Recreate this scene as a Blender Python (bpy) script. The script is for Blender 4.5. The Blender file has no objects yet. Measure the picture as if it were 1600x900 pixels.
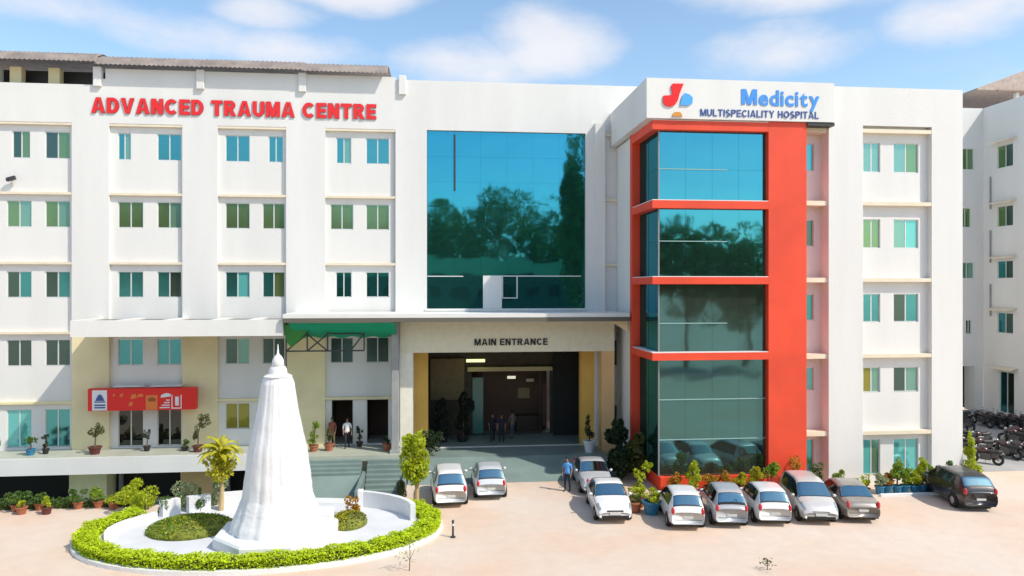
import bpy, math, random
from mathutils import Vector, Matrix, Euler
R = math.radians
random.seed(7)
SC = bpy.context.scene
COL = SC.collection

# ---------------------------------------------------------------- camera
YAW = R(5.94)
cam_d = bpy.data.cameras.new('camera')
cam = bpy.data.objects.new('camera', cam_d); COL.objects.link(cam)
cam.location = (0, 0, 10.5)
cam.rotation_euler = (R(90), 0, -YAW)
cam_d.sensor_width = 36.0
cam_d.lens = 36.0 * 1155 / 1600
cam_d.clip_start = 0.1; cam_d.clip_end = 3000
SC.camera = cam

# ---------------------------------------------------------------- light
SUN_AZ, SUN_EL = R(125), R(48)          # azimuth clockwise from +Y
sd = bpy.data.lights.new('sun', 'SUN'); sun = bpy.data.objects.new('sun', sd); COL.objects.link(sun)
sd.energy = 2.65; sd.angle = R(0.8); sd.color = (1.0, 0.93, 0.82)
sv = Vector((math.sin(SUN_AZ)*math.cos(SUN_EL), math.cos(SUN_AZ)*math.cos(SUN_EL), math.sin(SUN_EL)))
sun.rotation_euler = sv.to_track_quat('Z', 'Y').to_euler()
SC.view_settings.view_transform = 'Standard'; SC.view_settings.look = 'None'
SC.view_settings.gamma = 1; SC.view_settings.use_curve_mapping = False
SC.view_settings.exposure = 0.68

W = bpy.data.worlds.new('World'); SC.world = W; W.use_nodes = True
nt = W.node_tree; nt.nodes.clear()
def wn(t, **k):
    n = nt.nodes.new(t)
    for a, b in k.items(): setattr(n, a, b)
    return n
def wl_(a, b): nt.links.new(a, b)
def wmath(op, a, b=None, clamp=False):
    n = wn('ShaderNodeMath', operation=op, use_clamp=clamp)
    for i, v in enumerate((a, b)):
        if v is None: continue
        if isinstance(v, (int, float)): n.inputs[i].default_value = v
        else: wl_(v, n.inputs[i])
    return n.outputs[0]
sky = wn('ShaderNodeTexSky', sky_type='NISHITA', sun_disc=False)
sky.sun_elevation = SUN_EL; sky.sun_rotation = SUN_AZ; sky.altitude = 200; sky.air_density = 1.0
sky.dust_density = 1.0; sky.ozone_density = 2.5
tc = wn('ShaderNodeTexCoord')
sep = wn('ShaderNodeSeparateXYZ'); wl_(tc.outputs['Generated'], sep.inputs[0])
az = wmath('ARCTAN2', sep.outputs[0], sep.outputs[1])
el = wmath('ARCSINE', sep.outputs[2])
mp = wn('ShaderNodeMapping'); mp.inputs['Scale'].default_value = (1, 1, 2.2)
wl_(tc.outputs['Generated'], mp.inputs[0])
no = wn('ShaderNodeTexNoise'); no.inputs['Scale'].default_value = 5.5; no.inputs['Detail'].default_value = 7; no.inputs['Roughness'].default_value = .55
wl_(mp.outputs[0], no.inputs['Vector'])
# cumulus banks: azimuth, elevation, half widths (degrees), weight
BANKS = [(-6.5, 21.6, 5.5, 1.7, .95), (-12, 19.4, 4.2, 1.2, .7), (-28, 18.2, 8, 1.4, .75), (8.8, 18.6, 5.0, 2.4, .9), (2.0, 17.0, 5.0, 2.1, .8), (-19, 17.6, 6, 1.3, .7),
         (30, 21.3, 11.0, 2.2, 1.1), (37.5, 17.8, 5.0, 1.8, .85), (26, 17.0, 5.5, 1.9, .85), (-10, 17.3, 5, 1.3, .8), (-36, 21.8, 5, 1.2, .55), (60, 22, 10, 3, .9), (-62, 20, 9, 3, .8),
         (120, 24, 16, 5, .8), (-120, 26, 14, 5, .8), (175, 30, 14, 4, .7), (10, 38, 16, 6, .8), (-50, 45, 14, 7, .7)]
acc = None
for (a, e, wa, we, wt) in BANKS:
    da = wmath('DIVIDE', wmath('SUBTRACT', az, R(a)), R(wa))
    de = wmath('DIVIDE', wmath('SUBTRACT', el, R(e)), R(we))
    q = wmath('ADD', wmath('MULTIPLY', da, da), wmath('MULTIPLY', de, de))
    v = wmath('MULTIPLY', wmath('SUBTRACT', 1.0, wmath('MULTIPLY', q, .55), True), wt)
    acc = v if acc is None else wmath('MAXIMUM', acc, v)
dens = wmath('ADD', wmath('MULTIPLY', no.outputs['Fac'], 1.25), wmath('MULTIPLY', acc, .62))
ramp = wn('ShaderNodeMapRange', interpolation_type='SMOOTHSTEP')
ramp.inputs['From Min'].default_value = .66; ramp.inputs['From Max'].default_value = 1.30
ramp.inputs['To Min'].default_value = 0.0; ramp.inputs['To Max'].default_value = .92
wl_(dens, ramp.inputs['Value'])
tint = wn('ShaderNodeMix', data_type='RGBA', blend_type='MULTIPLY'); tint.inputs[0].default_value = 1
tint.inputs[7].default_value = (1.00, 1.01, .93, 1)
wl_(sky.outputs[0], tint.inputs[6])
mix = wn('ShaderNodeMix', data_type='RGBA')
wl_(ramp.outputs[0], mix.inputs[0]); wl_(tint.outputs[2], mix.inputs[6]); mix.inputs[7].default_value = (3.95, 3.9, 4.05, 1)
bg = wn('ShaderNodeBackground'); bg.inputs[1].default_value = .15
wl_(mix.outputs[2], bg.inputs[0])
out = wn('ShaderNodeOutputWorld'); wl_(bg.outputs[0], out.inputs[0])

# ---------------------------------------------------------------- materials
MATS = {}
def mat(name, col, rough=.6, metal=0.0, var=0.0, vscale=3.0, bump=0.0, bscale=20.0, island=0.0, transl=0.0, coat=0.0, spec=.5, emit=0, streak=False):
    if name in MATS: return MATS[name]
    m = bpy.data.materials.new(name); m.use_nodes = True
    t = m.node_tree; b = t.nodes['Principled BSDF']
    b.inputs['Base Color'].default_value = (*col, 1); b.inputs['Roughness'].default_value = rough
    b.inputs['Metallic'].default_value = metal; b.inputs['Coat Weight'].default_value = coat
    b.inputs['Specular IOR Level'].default_value = spec
    if coat: b.inputs['Coat Roughness'].default_value = .05
    if emit: b.inputs['Emission Color'].default_value = (*col, 1); b.inputs['Emission Strength'].default_value = emit
    g = None
    if var or bump:
        g = t.nodes.new('ShaderNodeNewGeometry')
    if var:
        n = t.nodes.new('ShaderNodeTexNoise'); n.inputs['Scale'].default_value = vscale; n.inputs['Detail'].default_value = 6
        if streak:
            mp = t.nodes.new('ShaderNodeMapping'); mp.inputs['Scale'].default_value = (1.6, 1.6, .18)
            t.links.new(g.outputs['Position'], mp.inputs[0]); t.links.new(mp.outputs[0], n.inputs['Vector'])
        else: t.links.new(g.outputs['Position'], n.inputs['Vector'])
        r = t.nodes.new('ShaderNodeMapRange'); r.inputs['From Min'].default_value = .3; r.inputs['From Max'].default_value = .7
        r.inputs['To Min'].default_value = 1-var; r.inputs['To Max'].default_value = 1+var*.6
        t.links.new(n.outputs['Fac'], r.inputs[0])
        x = t.nodes.new('ShaderNodeMix'); x.data_type = 'RGBA'; x.blend_type = 'MULTIPLY'; x.inputs[0].default_value = 1
        x.inputs[6].default_value = (*col, 1); t.links.new(r.outputs[0], x.inputs[7]); t.links.new(x.outputs[2], b.inputs['Base Color'])
    if island:
        gg = t.nodes.new('ShaderNodeNewGeometry')
        r = t.nodes.new('ShaderNodeMapRange'); r.inputs['To Min'].default_value = 1-island; r.inputs['To Max'].default_value = 1+island
        t.links.new(gg.outputs['Random Per Island'], r.inputs[0])
        x = t.nodes.new('ShaderNodeMix'); x.data_type = 'RGBA'; x.blend_type = 'MULTIPLY'; x.inputs[0].default_value = 1
        x.inputs[6].default_value = (*col, 1); t.links.new(r.outputs[0], x.inputs[7]); t.links.new(x.outputs[2], b.inputs['Base Color'])
    if bump:
        n2 = t.nodes.new('ShaderNodeTexNoise'); n2.inputs['Scale'].default_value = bscale; n2.inputs['Detail'].default_value = 4
        t.links.new(g.outputs['Position'], n2.inputs['Vector'])
        bp = t.nodes.new('ShaderNodeBump'); bp.inputs['Strength'].default_value = bump; bp.inputs['Distance'].default_value = .05
        t.links.new(n2.outputs['Fac'], bp.inputs['Height']); t.links.new(bp.outputs[0], b.inputs['Normal'])
    if transl:
        tr = t.nodes.new('ShaderNodeBsdfTranslucent'); tr.inputs[0].default_value = (*[min(1, c*1.3) for c in col], 1)
        ms = t.nodes.new('ShaderNodeMixShader'); ms.inputs[0].default_value = transl
        t.links.new(b.outputs[0], ms.inputs[1]); t.links.new(tr.outputs[0], ms.inputs[2])
        t.links.new(ms.outputs[0], t.nodes['Material Output'].inputs[0])
    MATS[name] = m
    return m
def glass_mat(name, refl, body, k=.8, rough=.02, wav=.012):
    m = bpy.data.materials.new(name); m.use_nodes = True; t = m.node_tree
    t.nodes.clear()
    o = t.nodes.new('ShaderNodeOutputMaterial'); ms = t.nodes.new('ShaderNodeMixShader')
    gl = t.nodes.new('ShaderNodeBsdfAnisotropic' if False else 'ShaderNodeBsdfGlossy'); gl.inputs['Color'].default_value = (*refl, 1); gl.inputs['Roughness'].default_value = rough
    df = t.nodes.new('ShaderNodeBsdfDiffuse'); df.inputs['Color'].default_value = (*body, 1)
    g = t.nodes.new('ShaderNodeNewGeometry'); n = t.nodes.new('ShaderNodeTexNoise'); n.inputs['Scale'].default_value = .55; n.inputs['Detail'].default_value = 1
    t.links.new(g.outputs['Position'], n.inputs['Vector'])
    bp = t.nodes.new('ShaderNodeBump'); bp.inputs['Strength'].default_value = 1; bp.inputs['Distance'].default_value = wav
    t.links.new(n.outputs['Fac'], bp.inputs['Height']); t.links.new(bp.outputs[0], gl.inputs['Normal'])
    ms.inputs[0].default_value = k
    t.links.new(df.outputs[0], ms.inputs[1]); t.links.new(gl.outputs[0], ms.inputs[2]); t.links.new(ms.outputs[0], o.inputs[0])
    return m

WHITE = mat('white_paint', (.735, .722, .69), .75, var=.06, vscale=.35, bump=.15, bscale=14, streak=True)
LEDGE = mat('cream_ledge_paint', (.78, .68, .52), .75, var=.08, vscale=1.2)
CREAM = mat('cream_paint', (.80, .70, .42), .75, var=.08, vscale=.8)
YELLOW = mat('ochre_paint', (.78, .46, .10), .7, var=.08, vscale=.8)
ORANGE_WALL = mat('apricot_paint_and_bounce', (.74, .47, .22), .7, var=.08, vscale=.8)
RED = mat('red_paint', (.78, .066, .022), .55, var=.14, vscale=.5, bump=.08, bscale=12)
RED_IN = mat('dull_red_paint', (.42, .03, .03), .6, var=.1)
GREY = mat('grey_concrete', (.33, .33, .32), .85, var=.18, vscale=1.5, bump=.2)
DARK = mat('dark_interior', (.018, .017, .016), .8)
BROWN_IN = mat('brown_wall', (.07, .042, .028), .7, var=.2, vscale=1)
ALU = mat('pale_aluminium', (.70, .72, .70), .45, .3)
DARK_METAL = mat('dark_metal', (.06, .06, .06), .5, .4)
CURTAIN = glass_mat('curtain_glass', (.060, .385, .52), (.025, .12, .09), .80, .035)
PANE = glass_mat('teal_pane', (.12, .44, .47), (.012, .06, .055), .76, .16)
PANE_G = glass_mat('green_pane', (.24, .42, .26), (.13, .16, .045), .62, .16)
PANE_D = glass_mat('dark_pane', (.13, .22, .20), (.035, .036, .028), .66, .16)
DOOR_GLASS = glass_mat('dark_door_glass', (.16, .18, .17), (.012, .012, .011), .35)
PANE_C = glass_mat('curtained_pane', (.22, .48, .46), (.20, .32, .20), .55, .16)
PANE_Y = glass_mat('yellow_lit_pane', (.25, .30, .12), (.30, .26, .05), .35)
PANE_T = glass_mat('turquoise_pane', (.2, .5, .5), (.15, .55, .52), .4)
TOWER_GLASS = glass_mat('tower_glass', (.075, .375, .47), (.03, .075, .06), .80, .035)
TOWER_LOW = glass_mat('tower_lower_glass', (.10, .27, .28), (.075, .09, .07), .68, .05)
ROOF_SHEET = mat('weathered_roof_sheet', (.30, .25, .22), .8, .1, var=.3, vscale=1.3)
LETTER_RED = mat('letter_red', (.75, .02, .02), .4); LETTER_EDGE = mat('letter_dark_side', (.08, .01, .02), .5)
LETTER_BLUE = mat('letter_blue', (.05, .28, .75), .4); LETTER_NAVY = mat('letter_navy', (.04, .09, .30), .4)
LETTER_BLACK = mat('letter_black', (.012, .012, .012), .4)
SKYBLUE = mat('logo_blue', (.08, .38, .85), .4); LOGO_ORANGE = mat('logo_orange', (.65, .27, .03), .4)
SIGN_RED = mat('sign_red', (.80, .008, .006), .35); SIGN_WHITE = mat('sign_white', (.78, .78, .78), .4); SIGN_ORANGE = mat('sign_orange', (.8, .2, .04), .4)
GREEN_NET = mat('green_sheet', (.02, .58, .32), .6, transl=.5, var=.1)
TEAL_FLOOR = mat('tiles_and_ramp_shade', (.20, .265, .245), .45, var=.15, vscale=.8)
TERRACE_FLOOR = mat('terrace_tiles', (.42, .44, .36), .5, var=.1, vscale=1)
TERRA = mat('terracotta', (.38, .13, .06), .8, var=.15, vscale=5); BLUEPOT = mat('blue_pot', (.03, .20, .36), .5, var=.1, vscale=6)
MAROON_POT = mat('maroon_pot', (.12, .03, .025), .6); WHITEPOT = mat('white_pot', (.75, .75, .74), .5); DARKPOT = mat('black_pot', (.02, .02, .02), .6)
SOIL = mat('soil', (.05, .03, .02), 1)
BARK = mat('bark', (.16, .10, .06), .9, var=.3, vscale=8); YBARK = mat('pale_bark', (.50, .36, .18), .8, var=.2, vscale=8)
def leaf(name, c, tr=.35, isl=.35): return mat(name, c, .55, island=isl, transl=tr)
L_LIME = leaf('lime_leaf', (.40, .46, .015)); L_HEDGE = leaf('hedge_leaf', (.52, .64, .010), .3, .28); L_YEL = leaf('yellow_leaf', (.46, .43, .02)); L_GRN = leaf('green_leaf', (.09, .17, .025))
L_MID = leaf('mid_green_leaf', (.22, .33, .025)); L_DARK = leaf('dark_leaf', (.025, .05, .015)); L_BLACK = leaf('blackish_leaf', (.012, .02, .01), .1); L_OLIVE = leaf('olive_leaf', (.09, .10, .018)); L_ORG = leaf('amber_leaf', (.45, .24, .02))
L_PALE = leaf('pale_green_leaf', (.36, .42, .22)); L_TREE = leaf('tree_leaf', (.13, .19, .045), .4, .5)
TYRE = mat('tyre_rubber', (.015, .015, .015), .8); RIM = mat('wheel_rim', (.45, .45, .46), .35, .8)
CAR_GLASS = glass_mat('car_glass', (.36, .62, .72), (.006, .012, .014), .62, .03, .002)
TAIL = mat('tail_lamp_red', (.50, .01, .015), .2, coat=.5); LAMP = mat('head_lamp', (.42, .46, .50), .12, .5, coat=.6); BLACK = mat('black_plastic', (.012, .012, .012), .5)
PLATE = mat('number_plate', (.58, .58, .56), .5)
SKIN = mat('skin', (.30, .16, .10), .6); HAIR = mat('hair', (.012, .01, .009), .6)
MARBLE = mat('white_marble', (.76, .76, .765), .5, var=.05, vscale=1.6, bump=.25, bscale=7)
RINGFLOOR = mat('white_ring_paving', (.66, .67, .70), .5, var=.08, vscale=1.2)
GRASSB = mat('bed_soil', (.20, .22, .03), .95, var=.4, vscale=2.5)

# ---------------------------------------------------------------- mesh helpers
class MB:
    def __init__(s): s.v = []; s.f = []; s.m = []
    def add(s, vs, fs, m=0):
        b = len(s.v); s.v += [tuple(p) for p in vs]
        for f in fs: s.f.append([b+i for i in f]); s.m.append(m)
        return s
    def box(s, x0, x1, y0, y1, z0, z1, m=0):
        v = [(x, y, z) for z in (z0, z1) for y in (y0, y1) for x in (x0, x1)]
        return s.add(v, [(0, 2, 3, 1), (4, 5, 7, 6), (0, 1, 5, 4), (2, 6, 7, 3), (0, 4, 6, 2), (1, 3, 7, 5)], m)
    def cham(s, x0, x1, y0, y1, z0, z1, c=.02, m=0):     # box with chamfered vertical and top edges
        def ring(i, z): return [(x0+i+c, y0+i, z), (x1-i-c, y0+i, z), (x1-i, y0+i+c, z), (x1-i, y1-i-c, z), (x1-i-c, y1-i, z), (x0+i+c, y1-i, z), (x0+i, y1-i-c, z), (x0+i, y0+i+c, z)]
        rs = [ring(0, z0), ring(0, z1-c), ring(c, z1)]
        v = sum(rs, []); f = [tuple(range(7, -1, -1)), tuple(range(16, 24))]
        for k in (0, 8):
            for i in range(8): j = (i+1) % 8; f.append((k+i, k+j, k+8+j, k+8+i))
        return s.add(v, f, m)
    def prism(s, poly, y0, y1, m=0, ms=None):            # polygon in x,z (counter-clockwise seen from -Y) extruded along y
        n = len(poly); v = [(x, y0, z) for x, z in poly]+[(x, y1, z) for x, z in poly]
        s.add(v, [tuple(range(n)), tuple(range(2*n-1, n-1, -1))], m)
        s.add(v, [(i, i+n, (i+1) % n+n, (i+1) % n) for i in range(n)], m if ms is None else ms)
        return s
    def lathe(s, prof, n=16, c=(0, 0, 0), m=0, a0=0.0, sx=1, sy=1):
        v = []; f = []
        for r, z in prof:
            for i in range(n):
                a = a0+2*math.pi*i/n; v.append((c[0]+r*math.cos(a)*sx, c[1]+r*math.sin(a)*sy, c[2]+z))
        for k in range(len(prof)-1):
            for i in range(n): j = (i+1) % n; f.append((k*n+i, k*n+j, (k+1)*n+j, (k+1)*n+i))
        f.append(tuple(range(n-1, -1, -1))); k = (len(prof)-1)*n; f.append(tuple(range(k, k+n)))
        return s.add(v, f, m)
    def tube(s, pts, rads, n=8, m=0):
        pts = [Vector(p) for p in pts]
        if isinstance(rads, (int, float)): rads = [rads]*len(pts)
        v = []; f = []
        for i, p in enumerate(pts):
            d = (pts[min(i+1, len(pts)-1)]-pts[max(i-1, 0)]).normalized()
            a = d.orthogonal().normalized() if abs(d.z) > .95 else d.cross(Vector((0, 0, 1))).normalized(); b = d.cross(a)
            for k in range(n):
                t = 2*math.pi*k/n; v.append(p+(a*math.cos(t)+b*math.sin(t))*rads[i])
        for i in range(len(pts)-1):
            for k in range(n): j = (k+1) % n; f.append((i*n+k, i*n+j, (i+1)*n+j, (i+1)*n+k))
        f.append(tuple(range(n-1, -1, -1))); k = (len(pts)-1)*n; f.append(tuple(range(k, k+n)))
        return s.add(v, f, m)
    def ball(s, c, r, n=10, rows=6, m=0):
        if isinstance(r, (int, float)): r = (r, r, r)
        prof = []
        for i in range(rows+1):
            t = -math.pi/2+math.pi*i/rows; prof.append((max(.001, math.cos(t)), math.sin(t)))
        k = len(s.v); s.lathe(prof, n, (0, 0, 0), m)
        for i in range(k, len(s.v)): x, y, z = s.v[i]; s.v[i] = (c[0]+x*r[0], c[1]+y*r[1], c[2]+z*r[2])
        return s
    def leaf(s, p, size, m=0, up=.3):
        d = Vector((random.gauss(0, 1), random.gauss(0, 1), random.gauss(up, .8))).normalized()
        a = d.orthogonal().normalized(); a = Matrix.Rotation(random.uniform(0, 6.28), 3, d) @ a; b = d.cross(a)
        l = size*random.uniform(.7, 1.3); w = l*.45; p = Vector(p)
        s.add([p-a*l*.5, p+b*w*.5+d*l*.08, p+a*l*.5, p-b*w*.5+d*l*.08], [(0, 1, 2, 3)], m)
    def crown(s, c, r, n, size, m=0, clumps=0, hollow=.55):
        cl = []
        for _ in range(clumps):
            q = Vector((random.gauss(0, 1), random.gauss(0, 1), random.gauss(0, 1))).normalized()*random.uniform(.35, .85)
            cl.append((q, random.uniform(.28, .5)))
        for _ in range(n):
            q = Vector((random.gauss(0, 1), random.gauss(0, 1), random.gauss(0, 1))).normalized()*random.uniform(hollow, 1)**.6
            if cl: o, k = random.choice(cl); q = o+q*k
            s.leaf((c[0]+q.x*r[0], c[1]+q.y*r[1], c[2]+q.z*r[2]), size, m)
        return s
    def mesh(s, name, mats, smooth=False):
        me = bpy.data.meshes.new(name); me.from_pydata(s.v, [], s.f); me.update()
        for mm in (mats if isinstance(mats, (list, tuple)) else [mats]): me.materials.append(mm)
        me.polygons.foreach_set('material_index', s.m)
        if smooth: me.polygons.foreach_set('use_smooth', [True]*len(me.polygons))
        return me
    def build(s, name, mats, parent=None, smooth=False):
        me = s.mesh(name, mats, smooth)
        return link(name, me, parent, Vector((0, 0, 0)) - wpos(parent))
def wpos(o):
    p = Vector((0, 0, 0))
    while o is not None: p = p+o.location; o = o.parent
    return p
def link(name, me, parent=None, loc=(0, 0, 0), rz=0):
    o = bpy.data.objects.new(name, me); COL.objects.link(o); o.location = loc; o.rotation_euler = (0, 0, rz)
    if parent is not None: o.parent = parent
    return o
def tag(o, label=None, cat=None, group=None, kind=None):
    if label: o['label'] = label
    if cat: o['category'] = cat
    if group: o['group'] = group
    if kind: o['kind'] = kind
    return o
def thing(name, label, cat, loc=(0, 0, 0), rz=0, group=None):
    o = link(name, None, None, loc, rz); o.empty_display_size = .2
    return tag(o, label, cat, group)
def copy_tree(o, parent=None):
    c = o.copy(); COL.objects.link(c); c.parent = parent
    for ch in list(o.children): copy_tree(ch, c)
    return c
def wall_holes(mb, x0, x1, z0, z1, y, holes, depth=.16, m=0):
    xs = sorted({x0, x1, *[h[0] for h in holes], *[h[1] for h in holes]}); zs = sorted({z0, z1, *[h[2] for h in holes], *[h[3] for h in holes]})
    for i in range(len(xs)-1):
        for j in range(len(zs)-1):
            cx, cz = (xs[i]+xs[i+1])/2, (zs[j]+zs[j+1])/2
            if any(h[0] < cx < h[1] and h[2] < cz < h[3] for h in holes): continue
            mb.add([(xs[i], y, zs[j]), (xs[i+1], y, zs[j]), (xs[i+1], y, zs[j+1]), (xs[i], y, zs[j+1])], [(0, 1, 2, 3)], m)
    for a, b, c, d in holes:
        e = y+depth
        mb.add([(a, y, c), (b, y, c), (b, y, d), (a, y, d), (a, e, c), (b, e, c), (b, e, d), (a, e, d)],
               [(0, 4, 5, 1), (1, 5, 6, 2), (2, 6, 7, 3), (3, 7, 4, 0)], m)
_wcache = {}
def window(parent, x0, x1, z0, z1, y, pane=None, rz=0, pane2=None, slide=0.0, name='window'):
    w, h = round(x1-x0, 2), round(z1-z0, 2); key = (w, h)
    if key not in _wcache:
        fr = MB(); t = .045
        fr.box(0, t, 0, .07, 0, h); fr.box(w-t, w, 0, .07, 0, h); fr.box(t, w-t, 0, .07, 0, t); fr.box(t, w-t, 0, .07, h-t, h)
        fr.box(w/2-.03, w/2+.03, .012, .058, t, h-t); fr.box(-.04, w+.04, -.05, -.002, -.06, 0)
        pn = MB(); pn.box(0, w/2-t-.03, 0, .01, 0, h-2*t)
        _wcache[key] = (fr.mesh('window', ALU), {}, pn)
    fm, pcache, pn = _wcache[key]
    loc = Vector((x0, y, z0)) - wpos(parent)
    o = link(name, fm, parent, loc, rz)
    for k, pm in enumerate((pane, pane2 or pane)):
        pm = pm or PANE
        if pm.name not in pcache: pcache[pm.name] = pn.mesh('pane', pm)
        q = link('pane', pcache[pm.name], o, ((.045 if k == 0 else w/2+.03) + random.uniform(-.002, .002), .03+.012*k, .045), R(random.gauss(0, .10)))
        q.rotation_euler.x = R(random.gauss(0, .12))
    return o
def glyph(ch):
    cu = bpy.data.curves.new('glyph', 'FONT'); cu.body = ch; cu.size = 1; cu.offset = 0.0
    o = bpy.data.objects.new('glyph', cu); COL.objects.link(o)
    me = bpy.data.meshes.new_from_object(o.evaluated_get(bpy.context.evaluated_depsgraph_get()))
    bpy.data.objects.remove(o); bpy.data.curves.remove(cu)
    return me
def _arc(cx, cz, rx, rz, a0, a1, t, n=8):
    o = [(cx+rx*math.cos(R(a0+(a1-a0)*i/n)), cz+rz*math.sin(R(a0+(a1-a0)*i/n))) for i in range(n+1)]
    k = [(cx+(rx-t)*math.cos(R(a0+(a1-a0)*i/n)), cz+(rz-t*.86)*math.sin(R(a0+(a1-a0)*i/n))) for i in range(n+1)]
    return [[o[i], o[i+1], k[i+1], k[i]] for i in range(n)]
def block_glyph(ch, t):
    b = lambda x0, x1, z0, z1: [(x0, z0), (x1, z0), (x1, z1), (x0, z1)]
    h = t*.86
    if ch == 'A': return .86, [[(0, 0), (t*1.05, 0), (.43+t*.1, 1), (.43-t*.55, 1)], [(.86-t*1.05, 0), (.86, 0), (.43+t*.55, 1), (.43-t*.1, 1)], b(.2, .66, .2, .2+h*.85)]
    if ch == 'V': return .84, [[(.42-t*.5, 0), (.42+t*.2, 0), (t*1.05, 1), (0, 1)], [(.42-t*.2, 0), (.42+t*.5, 0), (.84, 1), (.84-t*1.05, 1)]]
    if ch == 'N': return .76, [b(0, t, 0, 1), b(.76-t, .76, 0, 1), [(.76-t*1.15, 0), (.76-t*.02, 0), (t*1.15, 1), (t*.02, 1)]]
    if ch == 'M': return .92, [b(0, t*.9, 0, 1), b(.92-t*.9, .92, 0, 1), [(.46-t*.45, 0), (.46+t*.45, 0), (t*1.2, 1), (t*.3, 1)], [(.46-t*.45, 0), (.46+t*.45, 0), (.92-t*.3, 1), (.92-t*1.2, 1)]]
    if ch == 'E': return .66, [b(0, t, 0, 1), b(t, .66, 0, h), b(t, .62, .5-h/2, .5+h/2), b(t, .66, 1-h, 1)]
    if ch == 'L': return .62, [b(0, t, 0, 1), b(t, .62, 0, h)]
    if ch == 'T': return .72, [b(.36-t/2, .36+t/2, 0, 1-h), b(0, .72, 1-h, 1)]
    if ch == 'I': return t, [b(0, t, 0, 1)]
    if ch == 'H': return .74, [b(0, t, 0, 1), b(.74-t, .74, 0, 1), b(t, .74-t, .5-h/2, .5+h/2)]
    if ch == 'Y': return .80, [b(.4-t/2, .4+t/2, 0, .45), [(.4-t*.5, .45), (.4+t*.5, .45), (t*1.1, 1), (0, 1)], [(.4-t*.5, .45), (.4+t*.5, .45), (.8, 1), (.8-t*1.1, 1)]]
    if ch == 'D': return .78, [b(0, t, 0, 1), b(t, .36, 0, h), b(t, .36, 1-h, 1)]+_arc(.36, .5, .42, .5, -90, 90, t, 12)
    if ch == 'O': return .88, _arc(.44, .5, .44, .5, 0, 360, t, 20)
    if ch == 'C': return .82, _arc(.43, .5, .43, .5, 42, 318, t, 16)
    if ch == 'U': return .76, [b(0, t, .38, 1), b(.76-t, .76, .38, 1)]+_arc(.38, .38, .38, .38, 180, 360, t, 12)
    if ch in 'PR':
        g = [b(0, t, 0, 1), b(t, .42, 1-h, 1), b(t, .42, .42, .42+h)]+_arc(.42, .71, .30, .29, -90, 90, t, 10)
        if ch == 'R': g.append([(.76-t*1.15, 0), (.78, 0), (.44+t*.4, .44), (.44-t*.75, .44)])
        return (.78 if ch == 'R' else .72), g
    if ch == 'S': return .70, _arc(.35, .73, .33, .27, 35, 270, t, 10)+_arc(.35, .27, .35, .73-.46, 90, -145, t, 10)
def block_lettering(parent, text, x0, x1, zb, cap, y, m, depth=.06, t=.25, gap=.11, space=.42, side=None):
    items = []; px = 0
    for ch in text:
        if ch == ' ': px += space; continue
        w, g = block_glyph(ch, t); items.append((px, w, g)); px += w+gap
    k = (x1-x0)/(px-gap)
    for off, w, g in items:
        mb = MB()
        for i, poly in enumerate(g):
            p = [((x-w/2)*k, z*cap) for x, z in poly]
            if sum(p[i_][0]*p[(i_+1) % len(p)][1]-p[(i_+1) % len(p)][0]*p[i_][1] for i_ in range(len(p))) < 0: p = p[::-1]
            mb.prism(p, -depth-.0012*i, 0, 0, 1)
        link('letter', mb.mesh('letter', [m, side or m]), parent, Vector((x0+(off+w/2)*k, y, zb))-wpos(parent))
def lettering(parent, text, x0, x1, zb, cap, y, m, depth=.06, bold=.02, gap=.09, side=None, space=.42):
    """one raised letter object per character; cap height in metres on the baseline zb"""
    items = []; px = 0.0
    for ch in text:
        if ch == ' ': px += space; continue
        cu = bpy.data.curves.new('letter', 'FONT'); cu.body = ch; cu.size = 1; cu.offset = bold*(.35 if ch in 'MNW' else 1); cu.resolution_u = 4
        o = bpy.data.objects.new('glyph', cu); COL.objects.link(o)
        me = bpy.data.meshes.new_from_object(o.evaluated_get(bpy.context.evaluated_depsgraph_get()))
        bpy.data.objects.remove(o); bpy.data.curves.remove(cu)
        vx = [v.co.x for v in me.vertices]; mn, mxx = min(vx), max(vx)
        items.append((ch, me, px-mn)); px += (mxx-mn)+gap
    tot = px-gap; k = (x1-x0)/tot; kz = cap/.73
    for ch, me, off in items:
        mb = MB(); vs = [((v.co.x+off)*k, 0, v.co.y*kz) for v in me.vertices]
        fs = [tuple(p.vertices) for p in me.polygons]
        nrm_flip = me.polygons[0].normal.z < 0
        front = [(x, -depth, z) for x, _, z in vs]
        cx = sum(p[0] for p in vs)/len(vs)
        n = len(vs)
        mb.add(front, fs, 0)
        cnt = {}
        for f in fs:
            for i in range(len(f)):
                a, b = f[i], f[(i+1) % len(f)]; cnt[(a, b)] = 1
        for (a, b) in list(cnt):
            if (b, a) not in cnt: mb.add([front[a], front[b], (front[b][0], 0, front[b][2]), (front[a][0], 0, front[a][2])], [(0, 3, 2, 1)], 1)
        for i in range(len(mb.v)): q = mb.v[i]; mb.v[i] = (q[0]-cx, q[1], q[2])
        o = link('letter', mb.mesh('letter', [m, side or m]), parent, Vector((x0+cx, y, zb))-wpos(parent))
        bpy.data.meshes.remove(me)

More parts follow.
